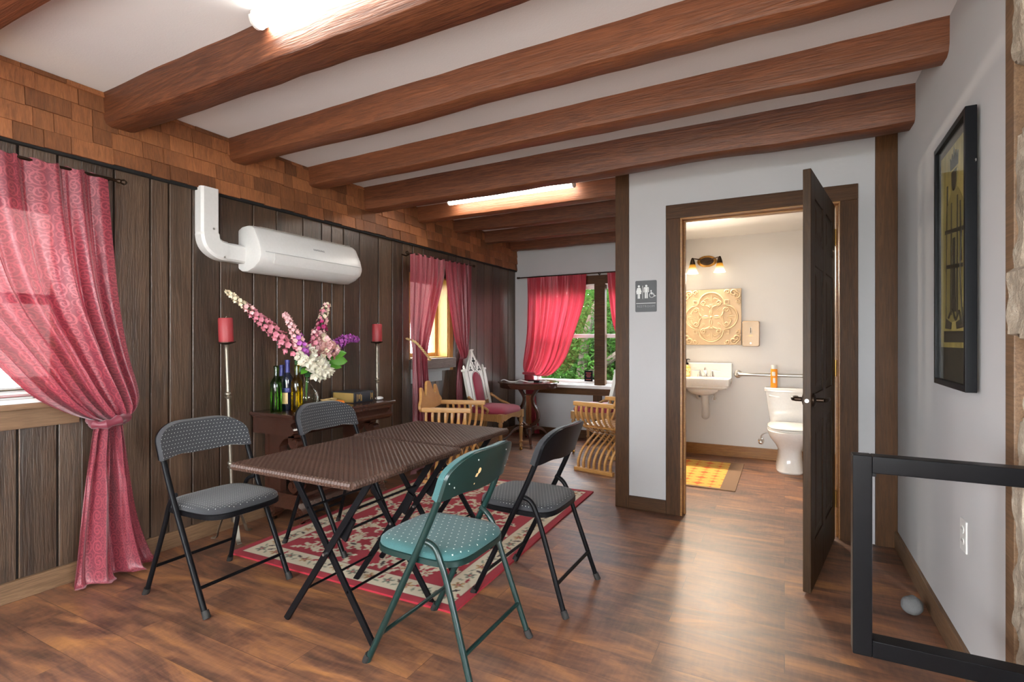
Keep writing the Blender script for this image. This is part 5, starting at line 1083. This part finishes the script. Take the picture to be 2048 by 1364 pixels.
m = MB(); m.prism(rr_(.085, .026, .02), 'Z', 0, .010); m.build('base_plate', M_chrome, FC, bevel=.003)
m = MB(); m.tube(crom([(0, .0, .008), (0, 0, .05), (0, -.02, .090), (0, -.07, .095), (0, -.115, .070)], 16), [.018, .017, .015, .014, .013, .012, .011, .0105, .010, .010, .010, .010, .010, .010, .010, .010, .010], 12); m.build('spout', M_chrome, FC)
for s in (-1, 1):
    m = MB(); m.lathe([(.026, .008), (.019, .03), (.012, .058), (.011, .068), (.003, .075)], (s*.062, 0, 0), 14); m.tube([(s*.062, 0, .066), (s*.10, -.008, .068), (s*.14, -.014, .066)], [.007, .006, .0045], 8); m.build('tap_handle', M_chrome, FC)
SP = thing('soap_bottle', 'amber labelled soap bottle with black pump on the sink corner', 'soap bottle', (-.930, YT-.075, .830))
MB().lathe([(.034, 0), (.037, .004), (.037, .095), (.030, .112), (.014, .124), (.013, .132)], (0, 0, 0), 22).build('body', M_soap, SP)
m = MB(); m.lathe([(.0372, .012), (.0378, .013), (.0378, .088), (.0372, .089)], (0, 0, 0), 22); m.build('label', simple('soap_label', (.80, .58, .30), .5), SP)
bl = MB(); rs = random.Random(3)
for k in range(14): a = rs.uniform(-PI, 0); z = rs.uniform(.022, .080); bl.ball((.0372*math.cos(a), .0372*math.sin(a), z), rs.uniform(.004, .007), 6, 4)
bl.build('label_spot', M_orange, SP)
m = MB(); m.lathe([(.018, .128), (.018, .145), (.008, .150), (.005, .152), (.005, .178), (.014, .180), (.014, .186), (.002, .188)], (0, 0, 0), 16); m.tube([(0, 0, .184), (.02, -.012, .186), (.034, -.02, .180)], .004, 8); m.build('pump', M_blackm, SP)
# grab bar, toilet, canister
GB = thing('grab_bar', 'steel grab bar running along the restroom wall above the toilet', 'grab bar', (.05, YT, .866))
MB().tube(crom([(-.478, -.002, 0), (-.478, -.030, 0), (-.465, -.046, 0), (-.44, -.05, 0), (-.1, -.05, 0), (.35, -.05, 0), (.45, -.05, 0), (.475, -.046, 0), (.488, -.030, 0), (.488, -.002, 0)], 60), .0165, 12).build('bar', M_steel, GB)
for x in (-.478, .488): MB().lathe([(.040, -.001), (.040, -.008), (.030, -.016), (.018, -.018)], (x, 0, 0), 22, 'Y').build('flange', M_steel, GB)
TX = .045
TL = thing('toilet', 'white two-piece toilet under the grab bar', 'toilet', (TX, YT-.36, 0))
def sq(cx, cy, hx, hy, z, e=.5, n=36, egg=0.0):
    R = []
    for i in range(n):
        a = 2*PI*i/n; ca, sa = math.cos(a), math.sin(a); x = abs(ca)**e*(1 if ca > 0 else -1); y = abs(sa)**e*(1 if sa > 0 else -1); R.append((cx+hx*x*(1+egg*y*.5), cy+hy*y, z))
    return R
m = MB(); m.loft([sq(0, .252, a, b, z, .32) for a, b, z in ((.165, .070, .385), (.172, .078, .40), (.185, .085, .50), (.212, .095, .712))]); m.build('tank', M_porc, TL, angle=50)
m = MB(); m.loft([sq(0, .250, a, b, z, .32) for a, b, z in ((.215, .098, .710), (.224, .104, .716), (.224, .104, .742), (.214, .098, .750))]); m.build('tank_lid', M_porc, TL, angle=50)
m = MB(); m.tube(crom([(-.172, .158, .672), (-.165, .140, .672), (-.13, .135, .668), (-.09, .134, .664)], 12), [.012]*4+[.008]*5+[.007]*4, 10); m.build('flush_lever', M_porc, TL)
m = MB(); m.loft([sq(0, c, a, b, z, .62, 40, .12) for c, a, b, z in ((.05, .118, .255, 0), (.05, .122, .262, .012), (.055, .118, .25, .03), (.06, .105, .235, .12), (.06, .105, .235, .20), (.03, .130, .245, .25), (-.02, .170, .255, .31), (-.045, .188, .265, .355), (-.05, .190, .268, .385), (-.05, .18, .255, .392))])
m.loft([sq(0, .21, a, .13, z, .4) for a, z in ((.10, .20), (.14, .30), (.165, .39))]); m.build('bowl', M_porc, TL, angle=50)
m = MB(); m.loft([sq(0, -.048, a, b, z, .66, 40, .12) for a, b, z in ((.180, .248, .391), (.188, .258, .395), (.188, .258, .404), (.180, .248, .408))]); m.build('seat', M_porc, TL, angle=50)
m = MB(); m.loft([sq(0, -.048, a, b, z, .66, 40, .12) for a, b, z in ((.180, .248, .409), (.187, .257, .412), (.187, .257, .420), (.17, .235, .430), (.08, .12, .434))]); m.build('seat_lid', M_porc, TL, angle=50)
SVv = thing('shutoff_valve', 'chrome water shutoff valve low on the wall beside the toilet', 'valve', (-.212, YT, .190))
MB().lathe([(.030, -.001), (.028, -.006), (.012, -.010), (.011, -.05)], (0, 0, 0), 18, 'Y').build('escutcheon', M_chrome, SVv)
m = MB(); m.lathe([(.012, -.022), (.013, .022)], (0, -.055, 0), 12); m.ball((0, -.085, -.004), .018, 12, 8, (1.3, .6, 1)); m.build('valve_body', M_chrome, SVv)
MB().tube(crom([(0, -.055, .02), (.005, -.058, .065), (.05, -.065, .095), (.10, -.07, .088), (.135, -.075, .12), (.14, -.08, .195)], 24), .0055, 8).build('supply_hose', M_steel, SVv)
CN = thing('spray_can', 'orange aerosol can with white cap standing on the toilet tank', 'spray can', (-.092, YT-.115, .750))
MB().lathe([(.029, 0), (.031, .004), (.031, .175), (.027, .183)], (0, 0, 0), 22).build('can', M_screen, CN)
MB().lathe([(.027, .180), (.027, .212), (.024, .222), (.002, .223)], (0, 0, 0), 20).build('cap', M_whitep, CN)
lb = MB(); lb.grid(lambda u, v: (.0316*math.cos(-2.2+u*1.0), .0316*math.sin(-2.2+u*1.0), .115+.04*v), 8, 3); lb.grid(lambda u, v: (.0316*math.cos(-1.9+u*.7), .0316*math.sin(-1.9+u*.7), .045+.05*v), 8, 3); lb.build('can_label', M_paper, CN)
